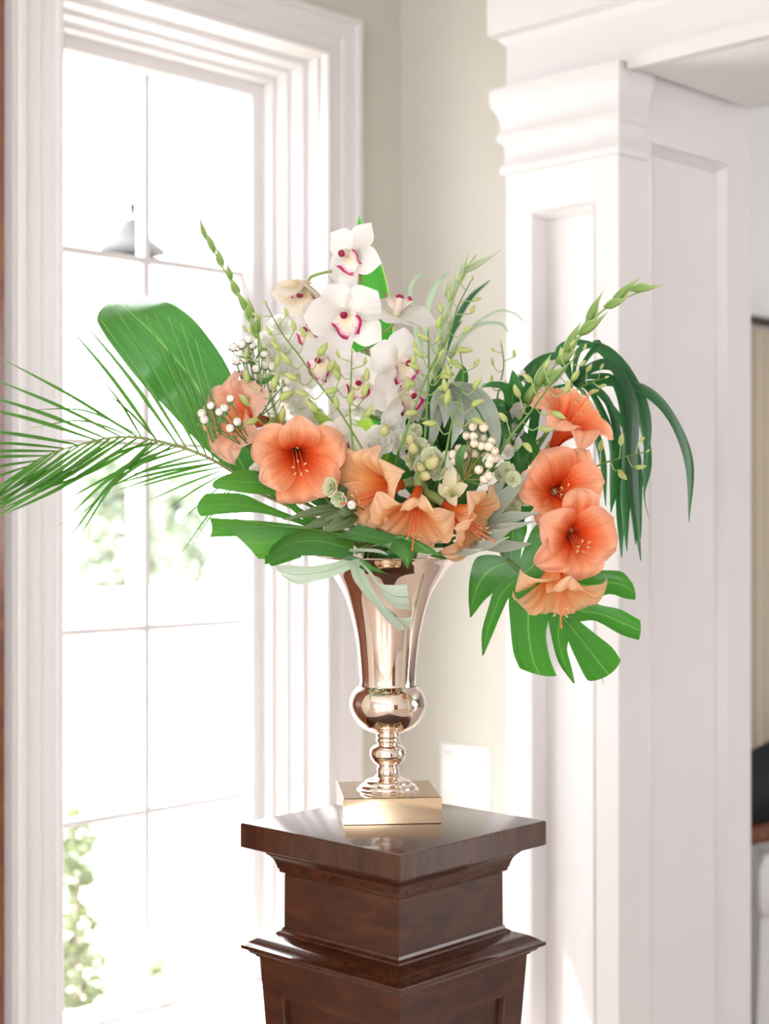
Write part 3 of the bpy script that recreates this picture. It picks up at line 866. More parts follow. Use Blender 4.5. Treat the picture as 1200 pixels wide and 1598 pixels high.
def stem_to_vase(p, seed=0, bow=0.3, n=18, r=0.045):
    """path from a point of the bouquet down into the vase"""
    p = Vector(p); a, b = into_vase(p, seed, r)
    mid = p.lerp(a, 0.55) + Vector((0, 0, bow * (p - a).length * 0.25))
    return cr([p, mid, a, b], n)

# ------------------------------------------------------------------ amaryllis
def ama_petal(seed, wide=1.0, recurve=1.0, size=1.0, length=1.0):
    q = random.Random(seed); mb = MB()
    nu, nv = 20, 16
    rs = cr1([0.0045, 0.013, 0.029, 0.052, 0.071 * length], nu)
    zs_ = cr1([0.0, 0.034, 0.062, 0.080, 0.078 - 0.016 * recurve], nu)
    ws = cr1([0.006, 0.016, 0.032, 0.043, 0.036, 0.003], nu)
    p1, p2, am = q.random() * 6, q.random() * 6, q.uniform(0.6, 1.25)
    bend = q.uniform(-0.10, 0.10); tw = q.uniform(-0.25, 0.25)
    rows, uvs = [], []
    for i in range(nu + 1):
        s = i / nu; row = []; uu = []
        for j in range(nv + 1):
            v = -1 + 2 * j / nv
            r = rs[i]; z = zs_[i]; w = ws[i] * wide
            ang = v * w / (r + 0.004 + 0.03 * s)
            flat = v * w
            k = s * s * 0.55
            x = (1 - k) * r * cos(ang) + k * r
            y = (1 - k) * (r + 0.004) * sin(ang) + k * flat + bend * s * s * 0.05
            z2 = z - 0.004 * math.exp(-(v / 0.18) ** 2) * sin(pi * s) + tw * v * w * s * s
            z2 += am * 0.0075 * s * s * abs(v) * sin(s * 15 + p1 + (2.1 if v > 0 else 0)) + am * 0.0022 * s * sin(v * 9 + p2) + 0.0011 * s * s * sin(v * 21 + p1 + 3 * s)
            x += am * 0.003 * s * s * abs(v) * cos(s * 17 + p2)
            row.append(Vector((x, y, z2)) * size); uu.append((s * (0.86 + 0.14 * abs(v)), j / nv))
        rows.append(row); uvs.append(uu)
    mb.grid(rows, uvs)
    return mb

PET = {}
def petal_mesh(kind, mat):
    if (kind, mat) not in PET:
        q = random.Random(hash_(kind))
        mb = ama_petal(kind * 13 + 5, wide=1.12 if kind % 2 == 0 else 0.92, recurve=q.uniform(0.4, 1.5), length=q.uniform(0.95, 1.06))
        PET[(kind, mat)] = mb.mesh('petal', M[mat], 0)
    return PET[(kind, mat)]
def hash_(k): return k * 7919 + 13

def amaryllis_bloom(root, p, axis, seed, size=1.0, mat='ama', roll=0.0, squash=None, style_down=1.0, stam=True, stamdir=None):
    """p is the world point of the flower's mouth centre; axis points out of the trumpet"""
    q = random.Random(seed)
    ax = Vector(axis).normalized()
    o = orient(ax)
    base = Vector(p) - ax * 0.066 * size
    mb = MB()
    tube = [(0.0075, -0.030), (0.009, -0.018), (0.0075, -0.008), (0.0072, 0.0), (0.0085, 0.005)]
    mb.grid([[Vector((r * cos(2 * pi * k / 12), r * sin(2 * pi * k / 12), z)) * size for k in range(12)] for r, z in tube], close=True)
    b = link('bloom', mb.mesh('bloom', M['stem_pale'], 60), root)
    b.matrix_local = Matrix.Translation(base - origin(root)) @ o @ Matrix.Rotation(roll, 4, 'Z')
    for k in range(6):
        c = petal_mesh((seed * 5 + k * 3 + (k % 2)) % 14 // 2 * 2 + k % 2, mat)
        po = link('petal', c, b)
        lift = (0.0 if k % 2 == 0 else 0.004)
        tilt = Matrix.Rotation(q.uniform(-0.12, 0.14), 4, 'Y')
        sc = size * q.uniform(0.94, 1.05) * (1.0 if k % 2 == 0 else 0.96)
        po.matrix_local = Matrix.Rotation(k * pi / 3 + q.uniform(-0.09, 0.09), 4, 'Z') @ Matrix.Translation((0, 0, lift * size)) @ tilt @ Matrix.Scale(sc, 4)
    if stam:
        inv = (o @ Matrix.Rotation(roll, 4, 'Z')).to_3x3().inverted()
        dn = inv @ Vector(stamdir if stamdir else (0, 0, -1))
        dn = Vector((dn.x, dn.y, 0)) + Vector((0, 0, 0.0001))
        mb = MB(); an = MB()
        for k in range(6):
            a = k * pi / 3 + 0.3
            rr = 0.0055
            dd = dn * style_down
            e = q.uniform(0.85, 1.08)
            pts = [Vector((rr * cos(a), rr * sin(a), 0.006)), Vector((rr * cos(a), rr * sin(a), 0.035)) + dd * 0.008, Vector((rr * 1.2 * cos(a), rr * 1.2 * sin(a), 0.062 * e)) + dd * 0.017,
                   Vector((rr * 1.6 * cos(a), rr * 1.6 * sin(a), 0.088 * e)) + dd * 0.020, Vector((rr * 1.8 * cos(a), rr * 1.8 * sin(a), 0.098 * e)) + dd * 0.013]
            P = cr([x * size for x in pts], 10)
            mb.tube(P, 0.00085, 5)
            an.ball(P[-1], 0.0016, (cos(a), sin(a), 0.6), 2.2, 6, 4)
        so = link('filaments', mb.mesh('filaments', M['filament'], 60), b)
        link('anthers', an.mesh('anthers', M['anther'], 60), b)
        mb = MB(); pts = [Vector((0, 0, 0.004)), Vector((0, 0, 0.035)) + dn * style_down * 0.010, Vector((0, 0, 0.07)) + dn * style_down * 0.022, Vector((0, 0, 0.105)) + dn * style_down * 0.026, Vector((0, 0, 0.122)) + dn * style_down * 0.020]
        P = cr([x * size for x in pts], 12)
        mb.tube(P, [0.0011] * 12 + [0.0021], 6)
        link('pistil', mb.mesh('pistil', M['filament'], 60), b)
    return base

def amaryllis(label, hub, blooms, seed, group='amaryllis stalks in the vase'):
    """hub = top of the stalk; blooms = (px, py, depth, axis, size, mat, options)"""
    hub = Vector(hub)
    t = thing('amaryllis', label, 'flower', hub, group)
    m = MB(); P = stem_to_vase(hub, seed, bow=0.2)
    m.tube(P, [0.009] * 6 + [0.008] * (len(P) - 6), 9)
    part('stalk', m, M['stem_pale'], t)
    for i, bl in enumerate(blooms):
        px, py, d, axs, size, mat = bl[:6]
        kw = bl[6] if len(bl) > 6 else {}
        p = W(px, py, d)
        base = amaryllis_bloom(t, p, axs, seed * 10 + i, size, mat, **kw)
        ax = Vector(axs).normalized()
        m = MB(); e = base - ax * 0.028 * size
        m.tube(cr([hub - Vector((0, 0, 0.01)), hub.lerp(e, 0.4) + Vector((0, 0, 0.006)), e - ax * 0.006, e + ax * 0.004], 10), 0.005, 8)
        part('pedicel', m, M['stem_pale'], t)
    m = MB()
    blade(m, [hub, hub + Vector((0.004, -0.006, 0.03)), hub + Vector((0.012, -0.01, 0.062))], [0.010, 0.008, 0.001], cup=0.4)
    part('spathe', m, M['stem_olive'], t)
    return t

amaryllis('pair of coral amaryllis blooms on the left, above the folded monstera leaf', W(432, 690, 2.66), [
    (466, 716, 2.575, (0.12, -1, -0.26), 1.16, 'ama', dict(roll=0.5, style_down=0.55)),
    (368, 655, 2.64, (-0.62, -0.72, 0.0), 1.16, 'ama_pink', dict(roll=0.5, stam=False)),
], 1)
amaryllis('trio of peach amaryllis blooms hanging over the front rim of the vase', W(652, 745, 2.66), [
    (577, 768, 2.58, (-0.80, -0.62, -0.20), 1.10, 'ama_peach', dict(roll=0.25, style_down=0.35)),
    (648, 812, 2.545, (-0.10, -0.62, -0.85), 1.06, 'ama_peach', dict(roll=0.3, style_down=0.0)),
    (735, 815, 2.57, (0.72, -0.42, -0.50), 0.96, 'ama_peach', dict(roll=0.1, style_down=0.25)),
], 2)
amaryllis('cluster of four coral amaryllis blooms on the right above the big monstera leaf', W(845, 745, 2.70), [
    (892, 652, 2.66, (0.42, -0.60, 0.70), 1.1, 'ama', dict(roll=0.4, style_down=0.15)),
    (880, 762, 2.645, (0.10, -1.0, 0.05), 1.14, 'ama', dict(roll=0.1, style_down=0.5)),
    (903, 838, 2.575, (0.12, -1.0, -0.12), 1.12, 'ama', dict(roll=0.55, style_down=0.8)),
    (872, 924, 2.585, (0.02, -0.45, -0.9), 1.14, 'ama_peach', dict(roll=0.35, style_down=0.0)),
], 3)

# ------------------------------------------------------------------ cymbidium orchids
def orchid_tepal(kind, mat='orchid'):
    L, wd, cupf, curl = [(0.060, 0.024, -0.10, 0.014), (0.060, 0.0265, 0.05, -0.006), (0.058, 0.0215, 0.12, -0.014), (0.060, 0.022, -0.22, 0.022)][kind]
    mb = MB()
    path = [Vector((0, 0.003, 0)), Vector((0, L * 0.35, 0.004)), Vector((0, L * 0.7, 0.003 + curl * 0.35)), Vector((0, L, curl))]
    blade(mb, path, [0.006, wd * 0.84, wd * 1.04, wd * 0.9, 0.0012], hint=(0, 0, 1), cup=cupf, wave=0.0012, nu=14, nv=8, seed=kind)
    return mb.mesh('tepal', M[mat], 0)
def orchid_lip_mesh():
    mb = MB(); rows, uvs = [], []
    for i in range(13):
        r = i / 12; row, uu = [], []
        for j in range(28):
            a = 2 * pi * j / 28
            wx, wy = 0.0205, 0.027
            x = wx * r * sin(a) * (1 + 0.10 * r * sin(6 * a)); y = -0.006 - wy * r * cos(a) * (1 if cos(a) > 0 else 0.55)
            side_ = abs(sin(a)) ** 2
            z = 0.010 + 0.016 * r * r * side_ - 0.010 * r * r * max(cos(a), 0) ** 2 + 0.0022 * r * r * r * sin(9 * a) + 0.006 * (1 - r * r)
            row.append(Vector((x, y, z))); uu.append((r * (1.0 if cos(a) > -0.4 else 0.55), a / (2 * pi)))
        rows.append(row); uvs.append(uu)
    mb.grid(rows, uvs, close=True)
    return mb.mesh('lip', M['lip'], 0)
def orchid_column_mesh():
    mb = MB()
    P = cr([(0, 0.004, 0.0), (0, 0.009, 0.010), (0, 0.0085, 0.021), (0, 0.004, 0.029)], 10)
    mb.tube(P, [0.0045, 0.005, 0.0055, 0.006, 0.0062, 0.0062, 0.006, 0.0058, 0.0055, 0.005, 0.004], 10)
    mb2 = MB(); mb2.ball((0, 0.0030, 0.0292), 0.0060, (0, -0.55, 0.8), 0.62, 10, 6)
    return mb.mesh('column', M['column'], 60), mb2.mesh('anther_cap', M['magenta'], 60)
TEP = [orchid_tepal(k) for k in range(4)]
TEP_CREAM = [orchid_tepal(k, 'orchid_back') for k in range(4)]
LIP = orchid_lip_mesh(); OCOL, OCAP = orchid_column_mesh()
def orchid_bloom(root, px, py, d, axis, size=1.0, up=(0, 0, 1), roll=0.0, closed=0.0, pedicel_to=None, seed=0, tep=None):
    q = random.Random(seed)
    c = W(px, py, d); o = orient(axis, up, roll)
    b = link('blossom', OCOL, root)
    b.matrix_local = Matrix.Translation(c - origin(root)) @ o @ Matrix.Scale(size, 4)
    for ang, kd_ in ((0, 0), (72, 1), (-72, 1), (140, 2), (-140, 2)):
        k2 = 3 if (kd_ == 0 and closed > 0.3) else kd_
        po = link('tepal', (tep or TEP)[k2], b)
        po.matrix_local = Matrix.Rotation(radians(ang + q.uniform(-6, 6)), 4, 'Z') @ Matrix.Translation((0, 0, 0.001 * (kd_ - 1))) @ Matrix.Rotation(closed + q.uniform(-0.10, 0.12), 4, 'X') @ Matrix.Scale(q.uniform(0.94, 1.05), 4)
    link('lip', LIP, b); link('anther_cap', OCAP, b)
    if pedicel_to is not None:
        ax = Vector(axis).normalized(); e = Vector(pedicel_to)
        m = MB(); m.tube(cr([c + ax * 0.002, c - ax * 0.02 * size, (c - ax * 0.03 * size).lerp(e, 0.5), e], 10), 0.0026, 7)
        part('pedicel', m, M['stem_pale'], root)
    return b

oroot = W(574, 600, 2.80)
ot = thing('orchid_stalk', 'tall stalk of white cymbidium orchids with magenta lips rising at the bouquet centre', 'orchid', oroot)
m = MB()
SP = cr([W(560, 420, 2.80), W(568, 480, 2.80), W(574, 560, 2.80), W(574, 640, 2.80), W(590, 760, 2.78), Vector((VX - 0.01, VY, vz(885))), Vector((VX + 0.005, VY, vz(1000)))], 30)
m.tube(SP, [0.004] * 6 + [0.0055] * 25, 8)
part('stalk', m, M['stem_pale'], ot)
ROLL = {0: 0.75, 2: 0.30, 7: -0.2}
OB = [  # px, py, depth, axis, size, up, closed
    (556, 404, 2.745, (-0.74, -0.68, 0.10), 0.94, (0.1, 0, 1), 0.14, SP[1]),
    (480, 444, 2.755, (-0.35, -0.55, -0.75), 0.92, (-0.4, -0.6, 0.7), 0.72, SP[0]),
    (540, 497, 2.70, (-0.04, -1, -0.06), 0.98, (-0.05, 0, 1), 0.06, SP[5]),
    (492, 520, 2.755, (-0.62, -0.80, 0.0), 0.84, (0, 0, 1), 0.08, SP[7]),
    (508, 568, 2.70, (-0.42, -0.9, 0.0), 0.86, (0.22, 0, 1), 0.05, SP[9]),
    (616, 490, 2.72, (0.22, -0.55, 0.80), 1.02, (0.12, -0.8, -0.4), 0.02, SP[8]),
    (561, 598, 2.685, (-0.05, -1, -0.18), 0.80, (0.1, 0, 1), 0.06, SP[12]),
    (622, 572, 2.68, (0.55, -0.85, 0.0), 0.90, (-0.22, 0, 1), 0.08, SP[11]),
    (628, 618, 2.70, (0.60, -0.78, -0.15), 0.92, (-0.3, 0, 1), 0.05, SP[13]),
]
for i, (px, py, d, axs, sz, up, cl, pe) in enumerate(OB):
    orchid_bloom(ot, px, py, d, axs, sz * 1.2, up, ROLL.get(i, 0.0), cl, pe, i, TEP_CREAM if i == 1 else None)
o2 = thing('orchid_stalk', 'single small white orchid blossom with spotted lip tucked between two amaryllis', 'orchid', W(532, 740, 2.68))
orchid_bloom(o2, 533, 690, 2.655, (-0.1, -1, 0.1), 0.8, (0.15, 0, 1), 0.0, 0.05, W(540, 735, 2.68), 40)
m = MB(); m.tube(stem_to_vase(W(540, 735, 2.68), 40, 0.1), 0.003, 7); part('stalk', m, M['stem_pale'], o2)
# ------------------------------------------------------------------ big leaves
def leaf_thing(name, label, cat, pts, widths_px, mat, stem_seed=None, group=None, cup=0.15, wave=0.0, hint=(0, -1, 0), nu=26, nv=8, fold=0.0, twist=0.0, stem_r=0.004, stem_mat='stem'):
    P = [W(*p) for p in pts]
    ws = [w * pts[min(i, len(pts) - 1)][2] / F for i, w in enumerate(widths_px)]
    t = thing(name, label, cat, P[0], group)
    m = MB(); blade(m, P, ws, hint, cup, wave, nu, nv, fold, twist, seed=len(label))
    part('leaf_blade', m, M[mat], t, 0)
    if stem_seed is not None:
        m = MB(); m.tube(stem_to_vase(P[0], stem_seed, 0.1), stem_r, 7)
        part('leaf_stalk', m, M[stem_mat], t)
    return t

leaf_thing('broad_leaf', 'broad glossy green leaf with folded-over tip, left against the window', 'leaf',
    [(392, 752, 2.72), (348, 672, 2.76), (304, 598, 2.78), (264, 548, 2.76), (232, 514, 2.765), (208, 492, 2.80), (190, 475, 2.87), (180, 466, 2.93)],
    [10, 42, 60, 65, 61, 54, 44, 16], 'ti', 11, cup=-0.10, hint=(0.15, -1, 0.2), nu=40, nv=10)
leaf_thing('sword_leaf', 'upright pointed green leaf with pale edges behind the tall orchids', 'leaf',
    [(590, 740, 2.82), (580, 640, 2.86), (578, 560, 2.88), (577, 500, 2.88), (573, 430, 2.88), (565, 380, 2.88), (560, 337, 2.87)],
    [14, 30, 36, 36, 27, 14, 0.5], 'ti_up', 12, cup=0.25, hint=(0.1, -1, 0))

# palm frond, left
fr = thing('palm_frond', 'feathery green palm frond arching out to the left past the window casing', 'palm frond', W(380, 752, 2.70))
RP = [W(395, 765, 2.72), W(364, 737, 2.68), W(311, 708, 2.62), W(245, 688, 2.57), W(189, 682, 2.53), W(140, 690, 2.50), (W(77, 709, 2.47)), W(31, 737, 2.45), W(-12, 775, 2.44), W(-50, 815, 2.43)]
RC = cr(RP, 90)
m = MB(); m.tube(RC, [0.0034 - 0.0026 * i / 90 for i in range(91)], 6); part('rachis', m, M['rachis'], fr)
m = MB(); m.tube(stem_to_vase(W(395, 765, 2.72), 13, 0.1), 0.0035, 6); part('frond_stalk', m, M['rachis'], fr)
def near_px(px):
    return min(RC, key=lambda p: abs(600 + p.x / p.y * F - px))
# (base px on the rachis, tip px, tip py, tip depth, half width px, sag px)
LF = [
    (217, 3, 560, 2.42, 3.0, -6), (189, -20, 588, 2.40, 3.2, -6), (165, -40, 612, 2.38, 3.6, -6), (150, -45, 632, 2.37, 3.8, -5), (122, -60, 668, 2.36, 3.8, -3),
    (105, -60, 690, 2.36, 3.2, -3), (91, -70, 707, 2.36, 3.0, -2), (74, -70, 718, 2.36, 2.8, -2), (58, -70, 742, 2.36, 2.6, -2), (45, -70, 770, 2.36, 2.6, -2),
    (242, 105, 507, 2.50, 3.2, -10), (276, 128, 500, 2.54, 3.2, -10), (294, 157, 499, 2.58, 3.0, -8), (311, 181, 482, 2.60, 3.2, -6), (325, 227, 493, 2.60, 3.2, -4),
    (336, 241, 490, 2.62, 3.2, -4), (345, 262, 494, 2.62, 3.0, -3), (352, 283, 505, 2.63, 3.0, -3), (358, 305, 530, 2.64, 3.0, -2), (224, 156, 588, 2.46, 2.2, -8), (246, 157, 605, 2.48, 2.2, -6),
    (230, 40, 640, 2.66, 1.8, -30), (212, 48, 668, 2.62, 1.8, -26),
    # drooping side
    (214, 0, 806, 2.44, 4.2, 14), (200, -8, 800, 2.42, 4.2, 12), (188, -14, 794, 2.41, 4.2, 11), (176, -20, 815, 2.40, 4.0, 10), (160, -24, 806, 2.40, 3.8, 8),
    (146, -28, 796, 2.40, 3.6, 7), (130, -32, 790, 2.39, 3.4, 6), (112, -36, 812, 2.39, 3.2, 5), (94, -36, 800, 2.38, 3.0, 4), (84, -36, 790, 2.38, 2.8, 3), (66, -36, 780, 2.38, 2.6, 3), (50, -36, 800, 2.38, 2.4, 3),
    (232, 36, 772, 2.46, 3.4, 16), (246, 101, 850, 2.50, 3.0, -20), (236, 122, 841, 2.50, 3.0, -20), (258, 91, 822, 2.52, 3.0, -18), (270, 118, 812, 2.50, 3.0, -18), (291, 94, 785, 2.54, 3.0, -14),
    (250, 130, 740, 2.52, 2.6, -14), (280, 150, 764, 2.56, 2.8, -12), (311, 158, 767, 2.58, 2.6, -8), (327, 195, 743, 2.60, 2.6, -2), (338, 170, 757, 2.61, 2.4, -4), (342, 176, 767, 2.62, 2.4, -4), (348, 196, 766, 2.63, 2.2, -4),
    (354, 224, 785, 2.64, 1.8, -3), (360, 250, 802, 2.65, 1.6, -5), (366, 272, 823, 2.67, 1.5, -3), (372, 276, 874, 2.68, 1.6, -4), (376, 300, 848, 2.68, 1.4, -5),
]
for k, (bx_, tx, ty, td, wpx, sag) in enumerate(LF):
    b = near_px(bx_); e = W(tx, ty, td)
    bqx, bqy = 600 + b.x / b.y * F, 799 - (b.z - ZC) / b.y * F
    mid = W((bqx + tx) / 2, (bqy + ty) / 2 + sag * 0.7, (b.y + td) / 2 - 0.01)
    m = MB(); w = wpx * 2.5 / F
    blade(m, [b, mid, e], [w * 0.45, w, w * 0.75, w * 0.1], hint=(0.2 * sin(k), -1, 0.55), fold=0.35, nu=12, nv=2)
    part('leaflet', m, M['palm'], fr, 0)

# right: drooping dark blades radiating from a hub
uh = W(893, 598, 2.86)
um = thing('umbrella_foliage', 'dark green drooping ribbon leaves spraying out at the right behind the amaryllis', 'foliage', uh)
m = MB(); m.tube(cr([uh, W(850, 680, 2.85), W(760, 800, 2.79), *into_vase(uh, 5)], 18), 0.004, 7); part('leaf_stalk', m, M['stem'], um)
UB = [
    ([(893, 598, 2.86), (905, 545, 2.88), (945, 545, 2.86), (985, 590, 2.84), (1010, 660, 2.82), (1003, 760, 2.81)], [2, 6, 8, 9, 8, 1]),
    ([(893, 598, 2.86), (930, 545, 2.88), (975, 580, 2.88), (998, 640, 2.86), (1012, 720, 2.86), (1005, 770, 2.86), (1012, 808, 2.86)], [2, 6, 9, 10, 7, 2, 0.5]),
    ([(893, 598, 2.86), (960, 598, 2.84), (1010, 612, 2.82), (1050, 655, 2.80), (1076, 725, 2.79), (1075, 815, 2.79)], [2, 8, 10, 8, 8, 0.5]),
    ([(893, 598, 2.86), (915, 575, 2.84), (955, 570, 2.82), (985, 630, 2.80), (985, 730, 2.80), (1000, 875, 2.80)], [2, 6, 10, 12, 12, 1]),
    ([(893, 598, 2.86), (925, 588, 2.84), (962, 600, 2.82), (980, 680, 2.80), (975, 780, 2.80), (978, 860, 2.80)], [2, 6, 11, 13, 11, 1]),
    ([(893, 598, 2.86), (940, 572, 2.84), (975, 590, 2.82), (986, 680, 2.81), (990, 780, 2.81), (992, 850, 2.81)], [2, 7, 10, 11, 9, 1]),
    ([(893, 598, 2.86), (920, 600, 2.84), (950, 630, 2.83), (966, 700, 2.82), (968, 800, 2.82), (970, 870, 2.82)], [2, 5, 7, 8, 8, 1]),
    ([(893, 598, 2.86), (908, 600, 2.84), (930, 625, 2.84), (955, 690, 2.84), (957, 760, 2.84), (953, 800, 2.84)], [2, 5, 7, 9, 9, 1]),
    ([(893, 598, 2.86), (880, 560, 2.84), (850, 560, 2.82), (822, 580, 2.81), (800, 612, 2.80)], [2, 8, 9, 8, 1]),
    ([(893, 598, 2.86), (870, 548, 2.90), (905, 535, 2.92), (950, 560, 2.94), (980, 640, 2.94), (975, 720, 2.94)], [2, 5, 7, 8, 7, 1]),
    ([(893, 598, 2.86), (912, 616, 2.86), (925, 660, 2.87), (940, 720, 2.88), (945, 790, 2.88)], [2, 5, 8, 8, 1]),
    ([(893, 598, 2.86), (860, 610, 2.83), (838, 640, 2.80), (828, 690, 2.79), (800, 740, 2.78)], [2, 6, 9, 9, 2]),
    ([(893, 598, 2.86), (918, 555, 2.80), (935, 535, 2.78), (925, 532, 2.77)], [2, 4, 4, 0.5]),
    ([(893, 598, 2.86), (940, 620, 2.86), (990, 700, 2.86), (996, 800, 2.86), (1000, 840, 2.86)], [2, 6, 9, 7, 0.5]),
]
for k, (P, wd) in enumerate(UB):
    m = MB(); blade(m, [W(*p) for p in P], [w * 0.84 * 2.85 / F for w in wd], hint=(0.5 * sin(k * 2.1), -1, 0.35), cup=0.2, nu=22, nv=3)
    part('ribbon_leaf', m, M['drape'], um, 0)

# centre back: pale blurred arching blades near the wall
pb = thing('arching_blades', 'soft blurred grey-green arching blades behind the middle bud spike', 'foliage', W(668, 640, 3.12))
m = MB(); m.tube(cr([W(668, 640, 3.12), W(655, 760, 3.0), *into_vase(Vector((0.05, 2.8, 1.4)), 6)], 16), 0.003, 6); part('leaf_stalk', m, M['stem'], pb)
for k, (P, wd) in enumerate([
    ([(668, 640, 3.12), (650, 520, 3.22), (640, 455, 3.26), (655, 430, 3.28), (672, 445, 3.28)], [3, 6, 5, 4, 1]),
    ([(668, 640, 3.12), (665, 500, 3.20), (680, 445, 3.24), (700, 425, 3.25)], [3, 7, 6, 1]),
    ([(668, 640, 3.12), (700, 530, 3.16), (730, 470, 3.16), (765, 437, 3.16)], [3, 8, 8, 1]),
    ([(668, 640, 3.12), (690, 510, 3.18), (715, 440, 3.20), (735, 415, 3.20)], [3, 8, 8, 1]),
    ([(668, 640, 3.12), (710, 545, 3.10), (745, 508, 3.10), (780, 505, 3.10), (793, 518, 3.10)], [3, 5, 5, 4, 1]),
    ([(668, 640, 3.12), (720, 530, 3.12), (770, 488, 3.12), (800, 488, 3.12), (818, 502, 3.12)], [3, 4, 3.5, 2.5, 1]),
    ([(668, 640, 3.12), (655, 590, 3.12), (640, 540, 3.14), (620, 520, 3.16), (598, 560, 3.16)], [3, 7, 7, 6, 1]),
    ([(668, 640, 3.12), (690, 560, 3.10), (705, 520, 3.10), (722, 500, 3.10)], [3, 10, 8, 1]),
    ([(668, 640, 3.12), (740, 620, 3.06), (755, 600, 3.05), (775, 606, 3.05)], [3, 4, 4, 1]),
]):
    m = MB(); blade(m, [W(*p) for p in P], [w * 0.6 * 3.1 / F for w in wd], hint=(0.3 * sin(k * 1.7), -1, 0.3), cup=0.2, nu=18, nv=3)
    part('ribbon_leaf', m, M['drape_pale' if k not in (2, 7) else 'drape'], pb, 0)

# ------------------------------------------------------------------ monstera leaves
def mon_lobe(mb, A, B, depth, bulge=0.0, nu=18, nv=8, arch=0.005):
    """A, B: edge polylines in pixels from the midrib to the lobe's end; depth: function of px, py"""
    a = cr([(x, y, 0) for x, y in A], nu); b = cr([(x, y, 0) for x, y in B], nu)
    rows, uvs = [], []
    for i in range(nu + 1):
        s = i / nu; row, uu = [], []
        for j in range(nv + 1):
            q = j / nv
            p = a[i].lerp(b[i], q)
            if bulge:
                dr = ((a[nu] - a[nu - 2]) + (b[nu] - b[nu - 2])).normalized()
                p = p + dr * bulge * 4 * q * (1 - q) * s ** 3
            d = depth(p.x, p.y) - arch * 4 * q * (1 - q) * s * (0.3 + 0.7 * s) + 0.010 * s * s
            row.append(W(p.x, p.y, d)); uu.append((s, q))
        rows.append(row); uvs.append(uu)
    mb.grid(rows, uvs)

def mid_tube(root, pts, r=0.0022, mat='stem'):
    m = MB(); P = cr([W(*p) for p in pts], 20)
    m.tube(P, [r * (1 - 0.7 * i / 20) for i in range(21)], 6)
    part('midrib', m, M[mat], root)

# the big leaf hanging at the right
mr = thing('monstera_leaf', 'large monstera leaf with deep slits hanging at the right beneath the amaryllis', 'leaf', W(800, 882, 2.70))
dep = lambda x, y: 2.685 - 0.00012 * (x - 800) + 0.00022 * max(y - 900, 0)
m = MB()
MR = [(786, 869), (806, 888), (824, 906), (844, 926), (864, 947), (884, 970), (904, 993), (924, 1022), (942, 1066)]
S12, S23, S34, S45, ST1, S1R = (769, 925), (794, 933), (856, 969), (887, 1000), (905, 970), (919, 938)
def lobe(e1, e2, **k): mon_lobe(m, e1, e2, dep, **k)
lobe([MR[0], (772, 866), (755, 866), (741, 873), (733, 900), (731, 935), (733, 963)], [MR[1], (796, 895), (782, 908), S12, (755, 938), (742, 955), (734, 964)])
lobe([MR[1], (796, 895), (782, 908), S12, (763, 945), (752, 985), (752, 1022)], [MR[2], (813, 915), (803, 923), S23, (782, 958), (768, 992), (755, 1022)], bulge=1)
lobe([MR[2], (813, 915), (803, 923), S23, (796, 972), (801, 1018), (811, 1043)], [MR[4], (862, 953), (859, 960), S34, (852, 992), (858, 1027), (869, 1055)], bulge=5)
lobe([MR[4], (862, 953), (859, 960), S34, (860, 992), (871, 1033), (894, 1066)], [MR[5], (884, 978), (886, 990), S45, (885, 1015), (892, 1042), (897, 1066)])
lobe([MR[5], (884, 978), (886, 990), S45, (896, 1022), (914, 1058), (922, 1063)], [MR[5], (890, 968), (897, 966), ST1, (930, 990), (955, 1010), (969, 1031)], bulge=8)
lobe([MR[5], (890, 968), (897, 966), ST1, (930, 969), (968, 990), (997, 999)], [MR[3], (870, 925), (895, 930), S1R, (940, 945), (968, 951), (999, 968)], bulge=2)
lobe([MR[3], (870, 925), (895, 930), S1R, (950, 927), (975, 934), (991, 936)], [MR[2], (850, 895), (885, 888), (920, 890), (950, 890), (972, 893), (987, 910)], bulge=3)
lobe([MR[2], (850, 895), (870, 875), (885, 865), (905, 852), (920, 850), (930, 856)], [MR[1], (812, 872), (818, 855), (824, 840), (832, 824), (845, 814), (862, 812)], bulge=6)
lobe([MR[1], (812, 872), (814, 858), (818, 842), (822, 830), (822, 818), (818, 812)], [MR[0], (784, 856), (782, 845), (781, 835), (780, 825), (781, 818), (785, 811)], bulge=3)
part('leaf_blade', m, M['mon'], mr, 0)
mid_tube(mr, [(790, 874, 2.682), (818, 899, 2.678), (850, 930, 2.672), (880, 965, 2.68), (905, 995, 2.69), (930, 1035, 2.71), (942, 1066, 2.73)])
m = MB(); m.tube(cr([W(812, 893, 2.675), W(790, 872, 2.69), W(755, 850, 2.73), *into_vase(Vector((0, 0, 0)), 8)], 16), 0.0042, 8); part('leaf_stalk', m, M['stem'], mr)

# left leaf, seen from its edge: four fingers reaching left
ml = thing('monstera_leaf', 'monstera leaf reaching left over the vase rim under the left amaryllis', 'leaf', W(520, 845, 2.64))
dep = lambda x, y: 2.60 + 0.0004 * (x - 400) - 0.0006 * (y - 780)
m = MB()
mon_lobe(m, [(500, 825), (470, 808), (430, 775), (385, 770), (333, 762)], [(500, 812), (470, 795), (425, 745), (385, 733), (361, 738)], dep, 12)
mon_lobe(m, [(505, 832), (450, 812), (400, 800), (350, 802), (314, 806)], [(505, 822), (450, 802), (410, 785), (375, 770), (322, 770)], dep, 10)
mon_lobe(m, [(520, 840), (480, 842), (420, 835), (370, 837), (328, 838)], [(520, 830), (480, 822), (430, 815), (380, 811), (327, 808)], dep, -3)
mon_lobe(m, [(545, 838), (520, 850), (470, 850), (435, 872), (403, 872)], [(545, 832), (500, 826), (450, 820), (400, 820), (346, 819)], lambda x, y: 2.55 + 0.0003 * (x - 400), -4)
part('leaf_blade', m, M['mon_low'], ml, 0)
